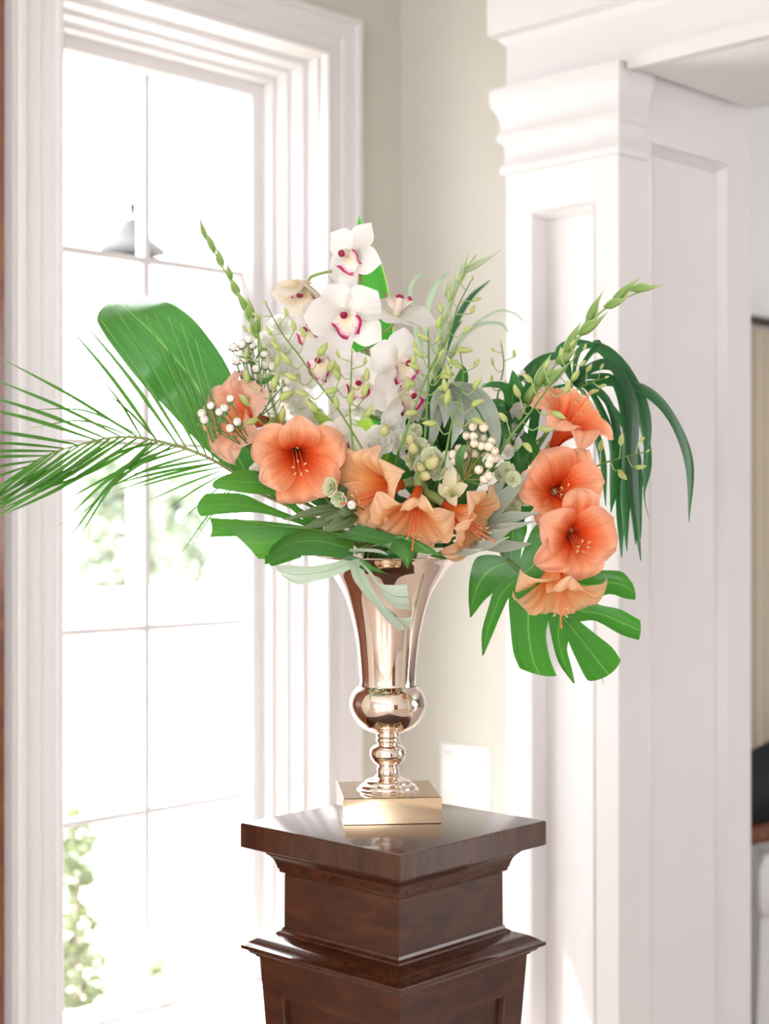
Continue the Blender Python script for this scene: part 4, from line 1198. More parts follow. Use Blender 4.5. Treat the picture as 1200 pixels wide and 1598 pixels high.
mid_tube(ml, [(540, 836, 2.545), (490, 826, 2.55), (430, 820, 2.548), (380, 812, 2.55), (345, 806, 2.56)], 0.0016)
m = MB(); m.tube(cr([W(535, 836, 2.58), W(560, 846, 2.64), *into_vase(Vector((0, 0, 0)), 9)], 14), 0.004, 8); part('leaf_stalk', m, M['stem'], ml)

# curled front leaf: rolled lobe, pale underside, drooping fingers over the vase
mf = thing('monstera_leaf', 'curled monstera leaf with pale underside drooping down the front of the vase', 'leaf', W(580, 850, 2.60))
m = MB()
blade(m, [W(552, 858, 2.53), W(500, 845, 2.515), W(455, 848, 2.52), W(420, 868, 2.535), W(428, 876, 2.55), W(470, 868, 2.56)], [x * 2.52 / F for x in (20, 26, 24, 14, 8, 2)], hint=(0, -0.75, 0.65), cup=-0.15, nu=26, nv=8)
part('rolled_lobe', m, M['mon_low'], mf, 0)
m = MB()
mon_lobe(m, [(548, 888), (520, 900), (495, 906), (466, 912), (442, 900)], [(545, 870), (510, 880), (480, 884), (455, 882), (431, 882)], lambda x, y: 2.54, 4, arch=-0.006)
o = part('underside_lobe', m, M['mon_pale'], mf, 0)
m = MB()   # finger lying along the front rim with its point hanging down
mon_lobe(m, [(523, 838), (545, 842), (590, 850), (620, 866), (636, 888)], [(560, 818), (600, 830), (640, 842), (652, 850), (637, 888)], lambda x, y: 2.525 + 0.0002 * (x - 520), 0)
mon_lobe(m, [(600, 850), (612, 845), (625, 842), (640, 848), (650, 862)], [(608, 855), (618, 838), (632, 836), (665, 850), (690, 868)], lambda x, y: 2.525, 0)
part('rim_lobe', m, M['mon_low'], mf, 0)
m = MB()
blade(m, [W(530, 860, 2.53), W(560, 858, 2.522), W(590, 860, 2.52), W(606, 866, 2.52)], [x * 2.5 / F for x in (2, 4, 4, 0.5)], hint=(0, -0.6, 0.8), nu=12, nv=4)
part('rim_fold', m, M['mon_pale'], mf, 0)
m = MB()
mon_lobe(m, [(545, 875), (552, 905), (580, 940), (605, 970), (621, 983)], [(560, 872), (575, 905), (590, 930), (615, 960), (633, 981)], lambda x, y: 2.505 + 0.0005 * (y - 870), 2, arch=0.006)
mon_lobe(m, [(558, 874), (575, 895), (585, 910), (610, 945), (640, 952)], [(562, 876), (580, 893), (592, 910), (614, 913), (635, 912)], lambda x, y: 2.495 + 0.0004 * (y - 870), 0, arch=0.008)
mon_lobe(m, [(600, 948), (608, 958), (620, 968), (632, 977), (641, 983)], [(604, 950), (614, 960), (625, 964), (636, 964), (644, 962)], lambda x, y: 2.50 + 0.0005 * (y - 870), 0, arch=0.004)
part('drooping_finger', m, M['mon_pale'], mf, 0)
m = MB()
mon_lobe(m, [(573, 915), (585, 932), (600, 948), (612, 962), (618, 964)], [(580, 918), (594, 938), (606, 950), (618, 960), (623, 964)], lambda x, y: 2.515 + 0.0005 * (y - 870), 0, arch=0.003)
mon_lobe(m, [(530, 872), (548, 876), (560, 885), (568, 890), (572, 890)], [(545, 866), (560, 870), (580, 882), (598, 892), (608, 896)], lambda x, y: 2.51, 0, arch=0.004)
part('green_finger', m, M['mon'], mf, 0)
m = MB(); m.tube(cr([W(556, 862, 2.53), W(580, 850, 2.58), W(600, 852, 2.66), *into_vase(Vector((0, 0, 0)), 10)], 16), 0.004, 8); part('leaf_stalk', m, M['stem'], mf)

# ------------------------------------------------------------------ silver, sage and deep green leaf sprigs
def sprig(label, name, hub, leaves, mat, seed, group=None, cup=0.22, stem_mat='stem_olive', hints=None, pname='leaf'):
    """leaves: list of (pixel path, half width px)"""
    h = W(*hub)
    t = thing(name, label, 'foliage', h, group)
    m = MB(); m.tube(stem_to_vase(h, seed, 0.15), 0.003, 6); part('stem', m, M[stem_mat], t)
    q = random.Random(seed)
    for k, (P, w) in enumerate(leaves):
        Q = [W(*p) for p in P]
        ww = w * P[0][2] / F
        m = MB(); blade(m, Q, [ww * 0.25, ww * 0.85, ww, ww * 0.6, ww * 0.05], hint=(q.uniform(-0.5, 0.5), -1, q.uniform(0.1, 0.7)), cup=cup, wave=0.0012, nu=14, nv=6, seed=k)
        part(pname, m, M[mat], t, 0)
    return t

H = (702, 600, 2.66)
sprig('silver-green leaf cluster drooping in the middle, above the cream berries', 'silver_foliage', H, [
    ([H, (712, 610, 2.64), (728, 632, 2.62), (734, 660, 2.62)], 13),
    ([H, (722, 604, 2.64), (752, 622, 2.62), (772, 650, 2.62), (782, 676, 2.63)], 11),
    ([H, (735, 610, 2.62), (762, 640, 2.60), (774, 680, 2.60), (776, 705, 2.60)], 13),
    ([H, (716, 620, 2.62), (738, 655, 2.59), (756, 690, 2.59), (768, 712, 2.6)], 12),
    ([H, (694, 615, 2.62), (696, 640, 2.60), (693, 668, 2.60)], 11),
    ([H, (690, 606, 2.63), (678, 630, 2.62), (672, 665, 2.63)], 8),
    ([H, (708, 625, 2.61), (714, 660, 2.58), (704, 700, 2.58)], 12),
    ([H, (720, 640, 2.62), (735, 680, 2.6), (742, 715, 2.6)], 11),
    ([H, (686, 640, 2.66), (676, 680, 2.65), (668, 705, 2.66)], 9),
], 'silver', 21)
H = (690, 700, 2.74)
sprig('dark upright leaves standing behind the silver-green cluster', 'dark_foliage', H, [
    ([H, (680, 640, 2.74), (690, 595, 2.76), (705, 572, 2.78)], 12),
    ([H, (715, 620, 2.74), (722, 585, 2.76), (722, 570, 2.77)], 12),
    ([H, (668, 660, 2.74), (668, 620, 2.74), (676, 590, 2.75)], 13),
    ([H, (730, 640, 2.74), (765, 635, 2.74), (798, 648, 2.73)], 12),
    ([H, (745, 690, 2.70), (780, 675, 2.70), (800, 690, 2.70)], 14),
    ([H, (655, 680, 2.72), (640, 660, 2.72), (632, 640, 2.73)], 12),
    ([H, (700, 660, 2.72), (708, 630, 2.72), (712, 605, 2.72)], 16),
    ([H, (735, 680, 2.73), (755, 650, 2.73), (762, 620, 2.74)], 14),
    ([H, (660, 720, 2.68), (640, 700, 2.67), (620, 690, 2.67)], 14),
], 'dkleaf', 22)
H = (560, 792, 2.64)
sprig('olive sage leaves fanning left below the front amaryllis trio', 'sage_foliage', H, [
    ([H, (520, 795, 2.60), (480, 802, 2.58), (442, 811, 2.57)], 9),
    ([H, (530, 805, 2.58), (500, 815, 2.56), (471, 824, 2.55)], 10),
    ([H, (545, 810, 2.57), (525, 820, 2.55), (498, 832, 2.54)], 12),
    ([H, (548, 795, 2.57), (530, 802, 2.56), (506, 811, 2.55)], 7),
    ([H, (535, 775, 2.60), (520, 768, 2.60), (500, 778, 2.60)], 15),
    ([H, (530, 740, 2.62), (515, 700, 2.62), (508, 690, 2.62)], 10),
    ([H, (545, 740, 2.63), (535, 715, 2.62), (520, 695, 2.62)], 8),
    ([H, (600, 830, 2.58), (620, 845, 2.57), (640, 850, 2.56)], 12),
], 'sage', 23)
H = (735, 835, 2.66)
sprig('grey-green leaves fanning right between the trio and the right amaryllis', 'silver_foliage', H, [
    ([H, (765, 800, 2.63), (800, 765, 2.62), (825, 735, 2.62)], 13),
    ([H, (775, 815, 2.62), (810, 806, 2.61), (842, 800, 2.61)], 11),
    ([H, (770, 826, 2.60), (800, 822, 2.59), (838, 812, 2.59)], 8),
    ([H, (760, 838, 2.59), (785, 832, 2.58), (808, 820, 2.57)], 9),
    ([H, (740, 852, 2.58), (765, 850, 2.57), (795, 838, 2.57)], 9),
    ([H, (715, 858, 2.57), (735, 862, 2.56), (756, 855, 2.55)], 7),
    ([H, (755, 800, 2.64), (775, 765, 2.64), (790, 748, 2.64)], 11),
    ([H, (760, 850, 2.62), (800, 852, 2.62), (830, 848, 2.63)], 10),
], 'silver', 24)
H = (700, 830, 2.70)
sprig('deep green leaves filling the mouth of the vase behind the trio', 'dark_foliage', H, [
    ([H, (660, 770, 2.68), (630, 735, 2.68), (605, 700, 2.68)], 18),
    ([H, (720, 770, 2.68), (740, 730, 2.68), (745, 690, 2.68)], 18),
    ([H, (640, 800, 2.66), (590, 790, 2.66), (545, 800, 2.66)], 20),
    ([H, (620, 830, 2.62), (570, 830, 2.61), (530, 840, 2.60)], 18),
    ([H, (760, 790, 2.68), (800, 750, 2.68), (830, 700, 2.70)], 18),
    ([H, (690, 770, 2.70), (680, 730, 2.70), (670, 690, 2.70)], 20),
    ([H, (600, 780, 2.70), (560, 730, 2.70), (520, 690, 2.70)], 20),
    ([H, (560, 800, 2.70), (500, 780, 2.70), (440, 750, 2.70)], 18),
    ([H, (780, 820, 2.68), (820, 790, 2.68), (850, 780, 2.70)], 16),
    ([H, (640, 850, 2.60), (620, 862, 2.60), (590, 866, 2.60)], 12),
    ([H, (700, 858, 2.60), (690, 866, 2.60), (670, 868, 2.60)], 9),
    ([H, (500, 770, 2.72), (450, 720, 2.72), (400, 690, 2.72)], 16),
], 'dkleaf', 25)
H = (800, 660, 2.76)
sprig('mid-green oval leaves at the right, left of the top right amaryllis', 'leafy_sprig', H, [
    ([H, (800, 620, 2.74), (803, 600, 2.73), (800, 578, 2.73)], 16),
    ([H, (785, 640, 2.74), (772, 630, 2.74), (758, 628, 2.75)], 11),
    ([H, (815, 640, 2.74), (790, 690, 2.72), (800, 735, 2.72)], 20),
    ([H, (835, 590, 2.78), (845, 570, 2.80), (852, 558, 2.80)], 12),
    ([H, (790, 610, 2.76), (770, 600, 2.77), (752, 605, 2.78)], 7),
    ([H, (810, 720, 2.72), (800, 760, 2.70), (785, 790, 2.70)], 14),
    ([H, (830, 700, 2.72), (835, 740, 2.72), (830, 770, 2.72)], 12),
    ([H, (785, 660, 2.72), (770, 665, 2.72), (755, 655, 2.73)], 10),
], 'dkleaf', 26)
H = (600, 730, 2.78)
sprig('lime-green leaf patch glowing between the lower orchids', 'lime_foliage', H, [
    ([H, (580, 690, 2.74), (568, 660, 2.74), (562, 625, 2.74)], 16),
    ([H, (640, 680, 2.76), (655, 640, 2.76), (660, 610, 2.77)], 12),
    ([H, (530, 680, 2.76), (500, 650, 2.76), (480, 620, 2.77)], 10),
    ([H, (610, 690, 2.78), (618, 650, 2.78), (622, 620, 2.78)], 12),
], 'lime', 27)
# ------------------------------------------------------------------ gladiolus bud spikes
def spike(label, path, buds, seed, mat='glad', r=0.0034):
    """buds: (base px,py,d, tip px,py,d, half width px)"""
    P = [W(*p) for p in path]
    t = thing('bud_spike', label, 'flower spike', P[-1], None)
    m = MB(); C = cr(P, 24)
    m.tube(C, [r * (0.35 + 0.65 * i / 24) for i in range(25)], 7)
    m.tube(stem_to_vase(P[-1], seed, 0.1), r, 7)
    part('stem', m, M['stem_pale'], t)
    for k, (a, b, w) in enumerate(buds):
        A, B = W(*a), W(*b); ww = w * a[2] / F * (0.68 if mat == 'glad_pale' else 0.92)
        m = MB(); n = 8; ax = (B - A)
        side = ax.cross(Vector((0, 1, 0))).normalized()
        mid = A.lerp(B, 0.5) + side * (ww * 0.5) * (1 if k % 2 else -1) * 0.5
        C = cr([A, mid, B], 14)
        prof = [0.35, 0.7, 0.92, 1.0, 1.0, 0.95, 0.88, 0.78, 0.66, 0.54, 0.42, 0.31, 0.20, 0.11, 0.03]
        m.tube(C, [ww * x for x in prof], 8)
        part('bud', m, M[mat], t, 60)
        m = MB(); blade(m, [A - ax * 0.05, A.lerp(B, 0.3) - side * ww * 0.5 * (1 if k % 2 else -1), A.lerp(B, 0.62) - side * ww * 0.4 * (1 if k % 2 else -1)], [ww * 0.6, ww * 0.9, ww * 0.05], hint=(0, -1, 0.1), cup=0.3, nu=8, nv=4)
        part('bract', m, M['glad'], t, 0)
    return t
D = 2.70
spike('tall green bud spike leaning right over the pier, above the right amaryllis',
    [(1000, 455, D - .06), (947, 479, D - .05), (905, 525, D - .03), (868, 568, D), (828, 618, D + .02), (800, 680, D + .04)], [
    ((985, 452, D - .06), (1037, 444, D - .08), 6), ((955, 472, D - .05), (1002, 430, D - .06), 6.5), ((945, 480, D - .05), (985, 460, D - .07), 6), ((916, 504, D - .04), (942, 453, D - .04), 7),
    ((905, 522, D - .04), (949, 486, D - .06), 7.5), ((882, 552, D - .02), (907, 502, D - .02), 8), ((870, 566, D - .01), (900, 545, D - .04), 7), ((838, 604, D), (860, 553, D), 9.5), ((850, 600, D), (893, 562, D - .03), 8), ((822, 630, D + .02), (846, 585, D), 9)], 31)
D = 2.78
spike('thin green bud spike rising at the left in front of the window',
    [(312, 342, D + .05), (333, 390, D + .04), (358, 436, D + .03), (384, 482, D + .02), (402, 520, D), (418, 600, D - .02), (440, 680, D - .04)], [
    ((322, 372, D + .05), (308, 336, D + .06), 4), ((334, 394, D + .04), (318, 352, D + .05), 5), ((347, 415, D + .04), (335, 382, D + .04), 5.5), ((360, 438, D + .03), (355, 405, D + .02), 4.5),
    ((372, 460, D + .03), (355, 428, D + .03), 6), ((386, 486, D + .02), (368, 448, D + .03), 6), ((392, 500, D + .02), (386, 462, D), 7), ((400, 520, D), (408, 486, D), 6), ((402, 526, D), (386, 492, D + .02), 6)], 32)
D = 2.84
spike('pale plump bud spike in the centre behind the green sprays, leaning right',
    [(742, 398, D), (722, 430, D), (706, 470, D), (692, 520, D - .01), (682, 570, D - .02), (672, 640, D - .04)], [
    ((726, 425, D), (784, 388, D - .03), 6), ((716, 440, D), (733, 388, D), 8), ((702, 470, D), (710, 416, D), 6.5), ((696, 462, D + .02), (700, 430, D + .02), 5), ((694, 520, D), (702, 465, D), 11), ((688, 540, D - .01), (704, 490, D - .03), 10),
    ((680, 580, D - .02), (700, 530, D - .03), 9), ((700, 560, D), (722, 520, D - .02), 7)], 33, 'glad_pale')

# ------------------------------------------------------------------ thin green sprays of unopened orchid buds
BUDS = {}
def bud_mesh(kind):
    if kind not in BUDS:
        m = MB(); L = 0.0175; q = random.Random(kind)
        C = cr([(0, 0, 0), (0.0010, 0, L * 0.35), (0.0022 * (1 if kind % 2 else -1), 0, L * 0.75), (0.0045 * (1 if kind % 2 else -1), 0, L)], 10)
        m.tube(C, [x * 0.0038 for x in (0.35, 0.72, 0.95, 1.05, 1.05, 0.98, 0.86, 0.68, 0.48, 0.27, 0.06)], 8)
        BUDS[kind] = m.mesh('bud', M['bud'], 60)
    return BUDS[kind]
def bud_spray(label, path, n, seed, scale=1.0, lead=0.30, spread=26, r=0.0022):
    q = random.Random(seed)
    P = [W(*p) for p in path]          # tip first
    t = thing('bud_spray', label, 'flower spray', P[-1], None)
    C = cr(P, 40)
    m = MB(); m.tube(C, [r * (0.4 + 0.6 * i / 40) for i in range(41)], 6)
    m.tube(stem_to_vase(P[-1], seed, 0.1), r, 6)
    part('stem', m, M['stem'], t)
    pd = MB()
    for k in range(n):
        f = 0.02 + (k / n) ** 0.9 * 0.86
        i = min(int(f * 40), 39)
        c = C[i]; tan = (C[max(i - 1, 0)] - C[i + 1]).normalized()
        sd = 1 if k % 2 else -1
        out = tan.cross(Vector((0, 1, 0))).normalized() * sd
        g = min(1.0, 0.38 + 0.75 * f / 0.6)
        L = spread * 2.65 / F * (0.45 + 0.6 * g) * q.uniform(0.75, 1.1) * scale
        fwd = Vector((0, -1, 0)) * q.uniform(-0.2, 0.7)
        e = c + (out * 0.85 + tan * 0.35 + fwd).normalized() * L
        if k == 0: e = C[0]; out = tan
        dirn = (tan * 0.75 + out * q.uniform(0.0, 0.55) + Vector((0, -0.2, 0.3 * q.random()))).normalized()
        if f > 0.45 and q.random() < 0.55: dirn = (out * 0.8 + tan * 0.2 + Vector((0, -0.3, q.uniform(-0.4, 0.4)))).normalized()
        sag = Vector((0, 0, -0.35 * L)) if f > 0.3 else Vector((0, 0, 0))
        pd.tube(cr([c, c.lerp(e, 0.5) + sag, e], 8), 0.0011 * (0.6 + 0.4 * g), 5)
        b = link('bud', bud_mesh(k % 4), t)
        b.matrix_local = Matrix.Translation(e - origin(t)) @ orient(dirn, (0, 0.3, 1), q.random() * 6) @ Matrix.Scale(scale * g * q.uniform(0.95, 1.2) * 1.3, 4)
    part('pedicels', pd, M['stem_pale'], t, 60)
    return t
bud_spray('leaning bud spray at the left of the orchids with the longest bare green stem', [(416, 476, 2.60), (440, 520, 2.60), (467, 555, 2.59), (498, 600, 2.58), (530, 642, 2.58), (570, 708, 2.60)], 15, 51)
bud_spray('short upright bud spray in front of the middle orchids', [(549, 552, 2.60), (548, 590, 2.59), (546, 640, 2.58), (551, 705, 2.59)], 9, 52, 0.95)
bud_spray('tall bud spray right of the orchids leaning to upper right', [(735, 438, 2.64), (714, 480, 2.63), (700, 525, 2.62), (676, 568, 2.61), (655, 615, 2.60), (622, 705, 2.62)], 16, 53)
bud_spray('vertical thin bud spray crossing the tall right-leaning spray', [(668, 516, 2.62), (669, 560, 2.61), (667, 620, 2.60), (662, 700, 2.62)], 10, 54, 0.9)
bud_spray('bud spray in front of the silver-green leaf cluster', [(718, 550, 2.58), (723, 590, 2.57), (716, 630, 2.56), (704, 665, 2.56), (694, 720, 2.58)], 10, 55)
bud_spray('bud spray crossing in front of the top right amaryllis', [(910, 545, 2.60), (886, 570, 2.59), (858, 602, 2.58), (830, 640, 2.57), (792, 688, 2.58), (770, 730, 2.62)], 13, 56)
bud_spray('small bud spray poking out right beside the right amaryllis cluster', [(1008, 705, 2.74), (978, 712, 2.74), (945, 722, 2.74), (900, 742, 2.76)], 6, 57, 0.9)
bud_spray('bud spray at the left rising among the white berries', [(402, 500, 2.62), (404, 560, 2.61), (410, 620, 2.60), (424, 660, 2.59), (432, 700, 2.60)], 11, 58, 1.05)
bud_spray('faint small bud spray at the right, before the beige wall', [(782, 536, 2.92), (786, 570, 2.90), (778, 610, 2.86), (770, 650, 2.82)], 7, 59, 0.75)
bud_spray('low bud spray behind the trumpet of the top right amaryllis', [(944, 590, 2.78), (915, 600, 2.78), (880, 625, 2.78), (850, 680, 2.78)], 9, 60, 0.9)

# ------------------------------------------------------------------ berry sprigs
mm_ = MB(); mm_.ball((0, 0, 0), 1.0, (0, 0, 1), 1.06, 12, 9)
BERRY = {'berry': mm_.mesh('berry', M['berry'], 80), 'berry_w': mm_.mesh('berry', M['berry_w'], 80)}
mm_ = MB(); mm_.ball((0, 0, 1.05), 0.13, (0, 0, 1), 1.4, 6, 4); TIP = mm_.mesh('berry_tip', M['tip'], 80)
mm_ = MB()
for k in range(5):
    a = 2 * pi * k / 5
    blade(mm_, [Vector((0, 0, -1.0)), Vector((0.75 * cos(a), 0.75 * sin(a), -0.95)), Vector((1.25 * cos(a), 1.25 * sin(a), -0.55))], [0.2, 0.42, 0.03], hint=(0, 0, 1), nu=4, nv=2)
CALYX = mm_.mesh('calyx', M['calyx'], 0)
def berry_sprig(label, hub, berries, seed, rpx, mat='berry', group=None, leaves=()):
    q = random.Random(seed); h = W(*hub)
    t = thing('berry_sprig', label, 'berries', h, group)
    st = MB(); st.tube(stem_to_vase(h, seed, 0.1), 0.0024, 6)
    for k, b in enumerate(berries):
        px, py = b[0], b[1]; d = hub[2] + (b[2] if len(b) > 2 else q.uniform(-0.02, 0.012))
        c = W(px, py, d); r = rpx * d / F * q.uniform(0.92, 1.08)
        ax = (c - h).normalized() * 0.6 + Vector((q.uniform(-0.4, 0.4), -0.7, q.uniform(-0.1, 0.5)))
        bo = link('berry', BERRY[mat], t)
        bo.matrix_local = Matrix.Translation(c - origin(t)) @ orient(ax, (0, 0, 1), q.random() * 6) @ Matrix.Scale(r, 4)
        link('berry_tip', TIP, bo); link('calyx', CALYX, bo)
        e = c - ax.normalized() * r
        st.tube(cr([h, h.lerp(e, 0.6) - ax.normalized() * r * 1.5, e], 8), 0.0011, 5)
    part('stem', st, M['stem_olive' if mat == 'berry' else 'stem'], t, 60)
    for P in leaves:
        m = MB(); w = P[-1]
        blade(m, [W(*p) for p in P[:-1]], [w * 0.3 * 2.6 / F, w * 2.6 / F, w * 0.7 * 2.6 / F, 0.0003], hint=(0.2, -1, 0.5), cup=0.2, nu=10, nv=4)
        part('leaf', m, M['calyx'], t, 0)
    return t
berry_sprig('cream berry cluster in the centre right below the silver-green leaves', (722, 748, 2.585), [
    (738, 666, -.01), (755, 667, -.015), (728, 680, 0), (739, 681, -.01), (740, 692, -.025), (751, 696, -.02), (763, 697, -.025), (767, 689, -.01), (772, 704, -.02), (771, 716, -.025), (766, 716, -.03),
    (763, 724, -.03), (723, 710, -.02), (707, 709, 0), (710, 719, 0), (747, 733, -.025), (762, 743, -.025), (755, 748, -.03), (740, 708, .01), (752, 684, .01), (775, 715, -.01), (734, 700, .012), (716, 700, .012)], 71, 7.3,
    leaves=[((722, 748, 2.58), (716, 720, 2.56), (722, 700, 2.555), (732, 696, 2.555), 7), ((722, 748, 2.59), (735, 752, 2.58), (752, 758, 2.57), 5), ((735, 735, 2.58), (745, 745, 2.57), (762, 756, 2.57), 4)])
berry_sprig('pale berry cluster at the left against the window, above the coral amaryllis', (405, 650, 2.64), [
    (364, 541), (387, 529), (393, 538), (377, 537), (374, 551), (383, 559), (369, 562), (388, 546), (381, 583), (402, 587), (425, 572), (426, 605), (394, 562), (412, 552), (400, 575), (448, 595), (447, 609), (413, 570)], 72, 6.6, 'berry_w',
    leaves=[((400, 610, 2.63), (392, 595, 2.62), (384, 572, 2.62), 4), ((405, 600, 2.63), (425, 590, 2.62), (438, 604, 2.62), 6), ((398, 570, 2.63), (388, 560, 2.62), (372, 556, 2.62), 4), ((400, 560, 2.63), (410, 545, 2.62), (420, 548, 2.62), 3)])
berry_sprig('white berry sprig hanging in front of the left pink amaryllis', (398, 705, 2.62), [
    (359, 622, -.11), (350, 637, -.11), (342, 643, -.115), (329, 633, -.11), (319, 655, -.11), (315, 645, -.105), (370, 658, -.10), (359, 668, -.10)], 73, 6.4, 'berry_w',
    leaves=[((352, 652, 2.50), (346, 656, 2.495), (338, 660, 2.495), 5), ((355, 648, 2.50), (352, 646, 2.495), (349, 650, 2.495), 4), ((358, 628, 2.50), (361, 632, 2.495), (366, 634, 2.495), 4), ((332, 655, 2.50), (328, 660, 2.495), (322, 666, 2.495), 4), ((366, 680, 2.5), (364, 682, 2.495), (358, 684, 2.495), 5), ((372, 665, 2.5), (376, 667, 2.495), (381, 668, 2.495), 4)])
berry_sprig('blurred white berry cluster at the right, beside the oval leaves', (812, 640, 2.82), [
    (820, 580), (830, 577), (838, 572), (823, 592), (815, 583), (828, 588), (786, 598), (782, 602), (840, 586), (834, 594), (810, 628), (816, 634)], 74, 6.2, 'berry_w')
m = W(549, 788, 2.545)
berry_sprig('single grey-white berry at the stamens of the left-facing peach amaryllis', (575, 800, 2.60), [(549, 788, -.05)], 75, 7.5, 'berry_w')

# ------------------------------------------------------------------ ruffled stock blossoms and snapdragons
def ruffle(mat, seed, layers=3):
    q = random.Random(seed); mb = MB()
    for ly in range(layers):
        n = 5; r0 = 1.0 - ly * 0.24; tilt = 0.35 + ly * 0.42
        for k in range(n):
            a = 2 * pi * k / n + ly * 0.6 + q.uniform(-0.2, 0.2)
            p1, p2 = q.random() * 6, q.random() * 6
            rows, uvs = [], []
            for i in range(7):
                s = i / 6; row, uu = [], []
                for j in range(9):
                    v = -1 + j / 4
                    w = 0.62 * r0 * sin(min(s * 1.9, 1.75)) ** 0.8 if s > 0 else 0.04
                    rad = r0 * s * (1 - 0.12 * v * v); z = 0.12 * ly + r0 * (sin(tilt) * s ** 1.2 * 0.9) + 0.10 * s * sin(v * 5 + p1) + 0.06 * s * s * sin(v * 11 + p2)
                    x, y = rad * cos(tilt * 0.6), v * w
                    row.append(Vector((x * cos(a) - y * sin(a), x * sin(a) + y * cos(a), z))); uu.append((s, j / 8))
                rows.append(row); uvs.append(uu)
            mb.grid(rows, uvs)
    return mb.mesh('floret', M[mat], 0)
RUF = {(mt, k): ruffle(mt, k * 3 + 1) for mt in ('stock', 'stock_g', 'snap') for k in range(3)}
def stock(label, name, cat, florets, mat, seed, stem_mat='stem', group=None):
    q = random.Random(seed)
    f0 = florets[-1]; h = W(f0[0], f0[1], f0[2] + 0.02)
    t = thing(name, label, cat, h, group)
    m = MB(); m.tube(cr([W(f[0], f[1], f[2] + 0.03) for f in florets] if len(florets) > 1 else [h, h - Vector((0, 0, 0.02))], 14), 0.0035, 6)
    m.tube(stem_to_vase(h, seed, 0.1), 0.0032, 6); part('stem', m, M[stem_mat], t)
    for k, f in enumerate(florets):
        px, py, d, r = f[:4]
        ax = Vector(f[4]) if len(f) > 4 else Vector((q.uniform(-0.6, 0.6), -1, q.uniform(-0.2, 0.6)))
        o = link('floret', RUF[(f[5] if len(f) > 5 else mat, (seed + k) % 3)], t)
        o.matrix_local = Matrix.Translation(W(px, py, d) - origin(t)) @ orient(ax, (0, 0, 1), q.random() * 6) @ Matrix.Scale(r * d / F, 4)
    return t
stock('white ruffled stock blossoms low in the centre, under the orchids', 'stock_flower', 'flower', [(560, 640, 2.72, 18), (612, 668, 2.69, 20), (592, 690, 2.665, 26), (622, 690, 2.67, 22), (580, 705, 2.66, 18)], 'stock', 81)
stock('blurred white stock flower at the left, between the bud sprays', 'stock_flower', 'flower', [(420, 540, 2.86, 24), (436, 515, 2.87, 22), (450, 550, 2.85, 28), (470, 590, 2.84, 28), (440, 585, 2.84, 26), (425, 560, 2.85, 22), (470, 640, 2.80, 26), (455, 615, 2.8, 24), (490, 660, 2.78, 24)], 'stock', 82)
stock('green-white stock flower spike in the centre, left of the cream berries', 'stock_flower', 'flower', [(638, 688, 2.63, 15), (648, 672, 2.64, 12), (655, 700, 2.62, 18), (676, 716, 2.60, 20), (660, 728, 2.605, 18), (645, 718, 2.62, 17), (685, 738, 2.60, 15)], 'stock_g', 83)
stock('small green-white floret left of the left-facing peach amaryllis', 'stock_flower', 'flower', [(518, 760, 2.575, 16, (-0.8, -1, 0)), (530, 778, 2.58, 14, (-0.4, -1, -0.4))], 'stock_g', 84)
sd = thing('snapdragon', 'cream pointed snapdragon bloom between the trio and the berries', 'flower', W(708, 775, 2.60))
m = MB(); m.tube(stem_to_vase(W(708, 775, 2.60), 85, 0.1), 0.003, 6); part('stem', m, M['stem'], sd)
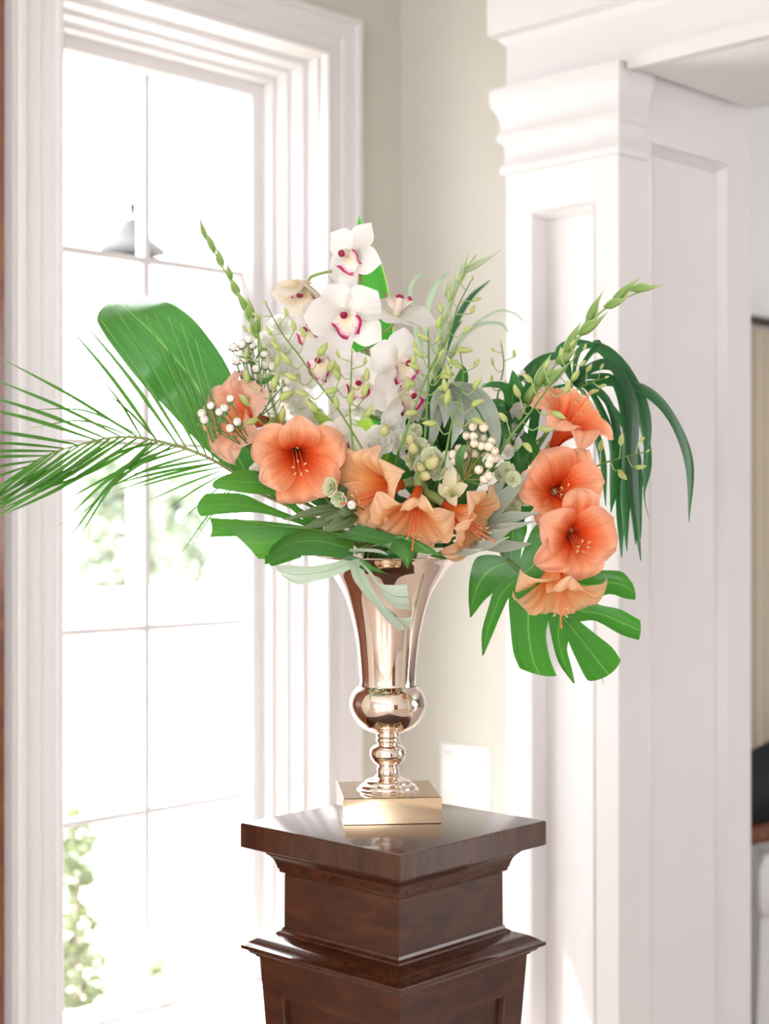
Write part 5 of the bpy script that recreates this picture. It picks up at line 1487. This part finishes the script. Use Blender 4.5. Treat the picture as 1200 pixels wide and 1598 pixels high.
for P, wd in (([(706, 778, 2.60), (700, 762, 2.585), (703, 742, 2.58), (706, 724, 2.585)], 11), ([(706, 778, 2.60), (714, 766, 2.58), (722, 760, 2.575), (730, 757, 2.575)], 9), ([(706, 778, 2.60), (696, 770, 2.58), (690, 764, 2.58), (686, 754, 2.585)], 9),
              ([(706, 780, 2.60), (704, 776, 2.57), (707, 782, 2.565), (712, 790, 2.565)], 9), ([(706, 778, 2.60), (712, 756, 2.59), (718, 746, 2.59), (722, 738, 2.59)], 8)):
    m = MB(); q_ = wd * 2.58 / F
    blade(m, [W(*p) for p in P], [q_ * 0.4, q_, q_ * 0.85, q_ * 0.08], hint=(0.1, -1, 0.2), cup=0.35, wave=0.001, nu=10, nv=6, seed=wd)
    part('petal', m, M['snap'], sd, 0)
stock('pale blossoms half hidden left of the right amaryllis cluster', 'stock_flower', 'flower', [(808, 642, 2.74, 15), (800, 690, 2.72, 15), (806, 672, 2.73, 12), (790, 705, 2.70, 12)], 'stock', 86)
stock('tiny white blossom on the left between palm frond and front amaryllis', 'stock_flower', 'flower', [(402, 735, 2.64, 13), (408, 750, 2.63, 10)], 'stock', 87)
stock('pale green florets right of the berries near the grey leaves', 'stock_flower', 'flower', [(790, 735, 2.62, 15), (800, 748, 2.61, 13), (780, 742, 2.62, 12), (815, 770, 2.66, 20), (800, 790, 2.66, 16)], 'stock_g', 88)
stock('white blossoms behind the lower right orchids', 'stock_flower', 'flower', [(655, 590, 2.82, 20), (640, 650, 2.78, 20), (600, 645, 2.78, 20)], 'stock', 89)

# hooded snapdragon buds with dark veins in the centre
sb = thing('hooded_buds', 'green-veined hooded buds above the middle peach amaryllis', 'flower buds', W(668, 735, 2.60))
m = MB(); m.tube(stem_to_vase(W(668, 735, 2.60), 90, 0.1), 0.003, 6); part('stem', m, M['stem'], sb)
for (px, py, d, r, ax) in [(675, 722, 2.575, 10.5, (0.5, -0.5, 0.5)), (656, 730, 2.575, 7.5, (-0.4, -0.7, 0.3)), (664, 743, 2.57, 8, (0.6, -0.6, -0.2)), (645, 700, 2.60, 8, (-0.2, -0.4, 0.9)), (640, 686, 2.60, 7, (0, -0.3, 1)), (600, 672, 2.60, 8, (0.2, -0.6, 0.6))]:
    m = MB(); m.ball(W(px, py, d), r * d / F, ax, 1.35, 10, 8, 0.35); part('hood', m, M['hood'], sb, 80)
    A = W(px, py, d); v = Vector(ax).normalized(); R_ = r * d / F
    m = MB(); blade(m, [A - v * R_ * 1.4, A + Vector((0, 0, R_ * 1.05)), A + v * R_ * 1.2 + Vector((0, 0, R_ * 0.35))], [R_ * 0.3, R_ * 0.8, R_ * 0.05], hint=(0, -0.3, 1), cup=-0.35, nu=8, nv=4); part('sepal', m, M['stock_g'], sb, 0)
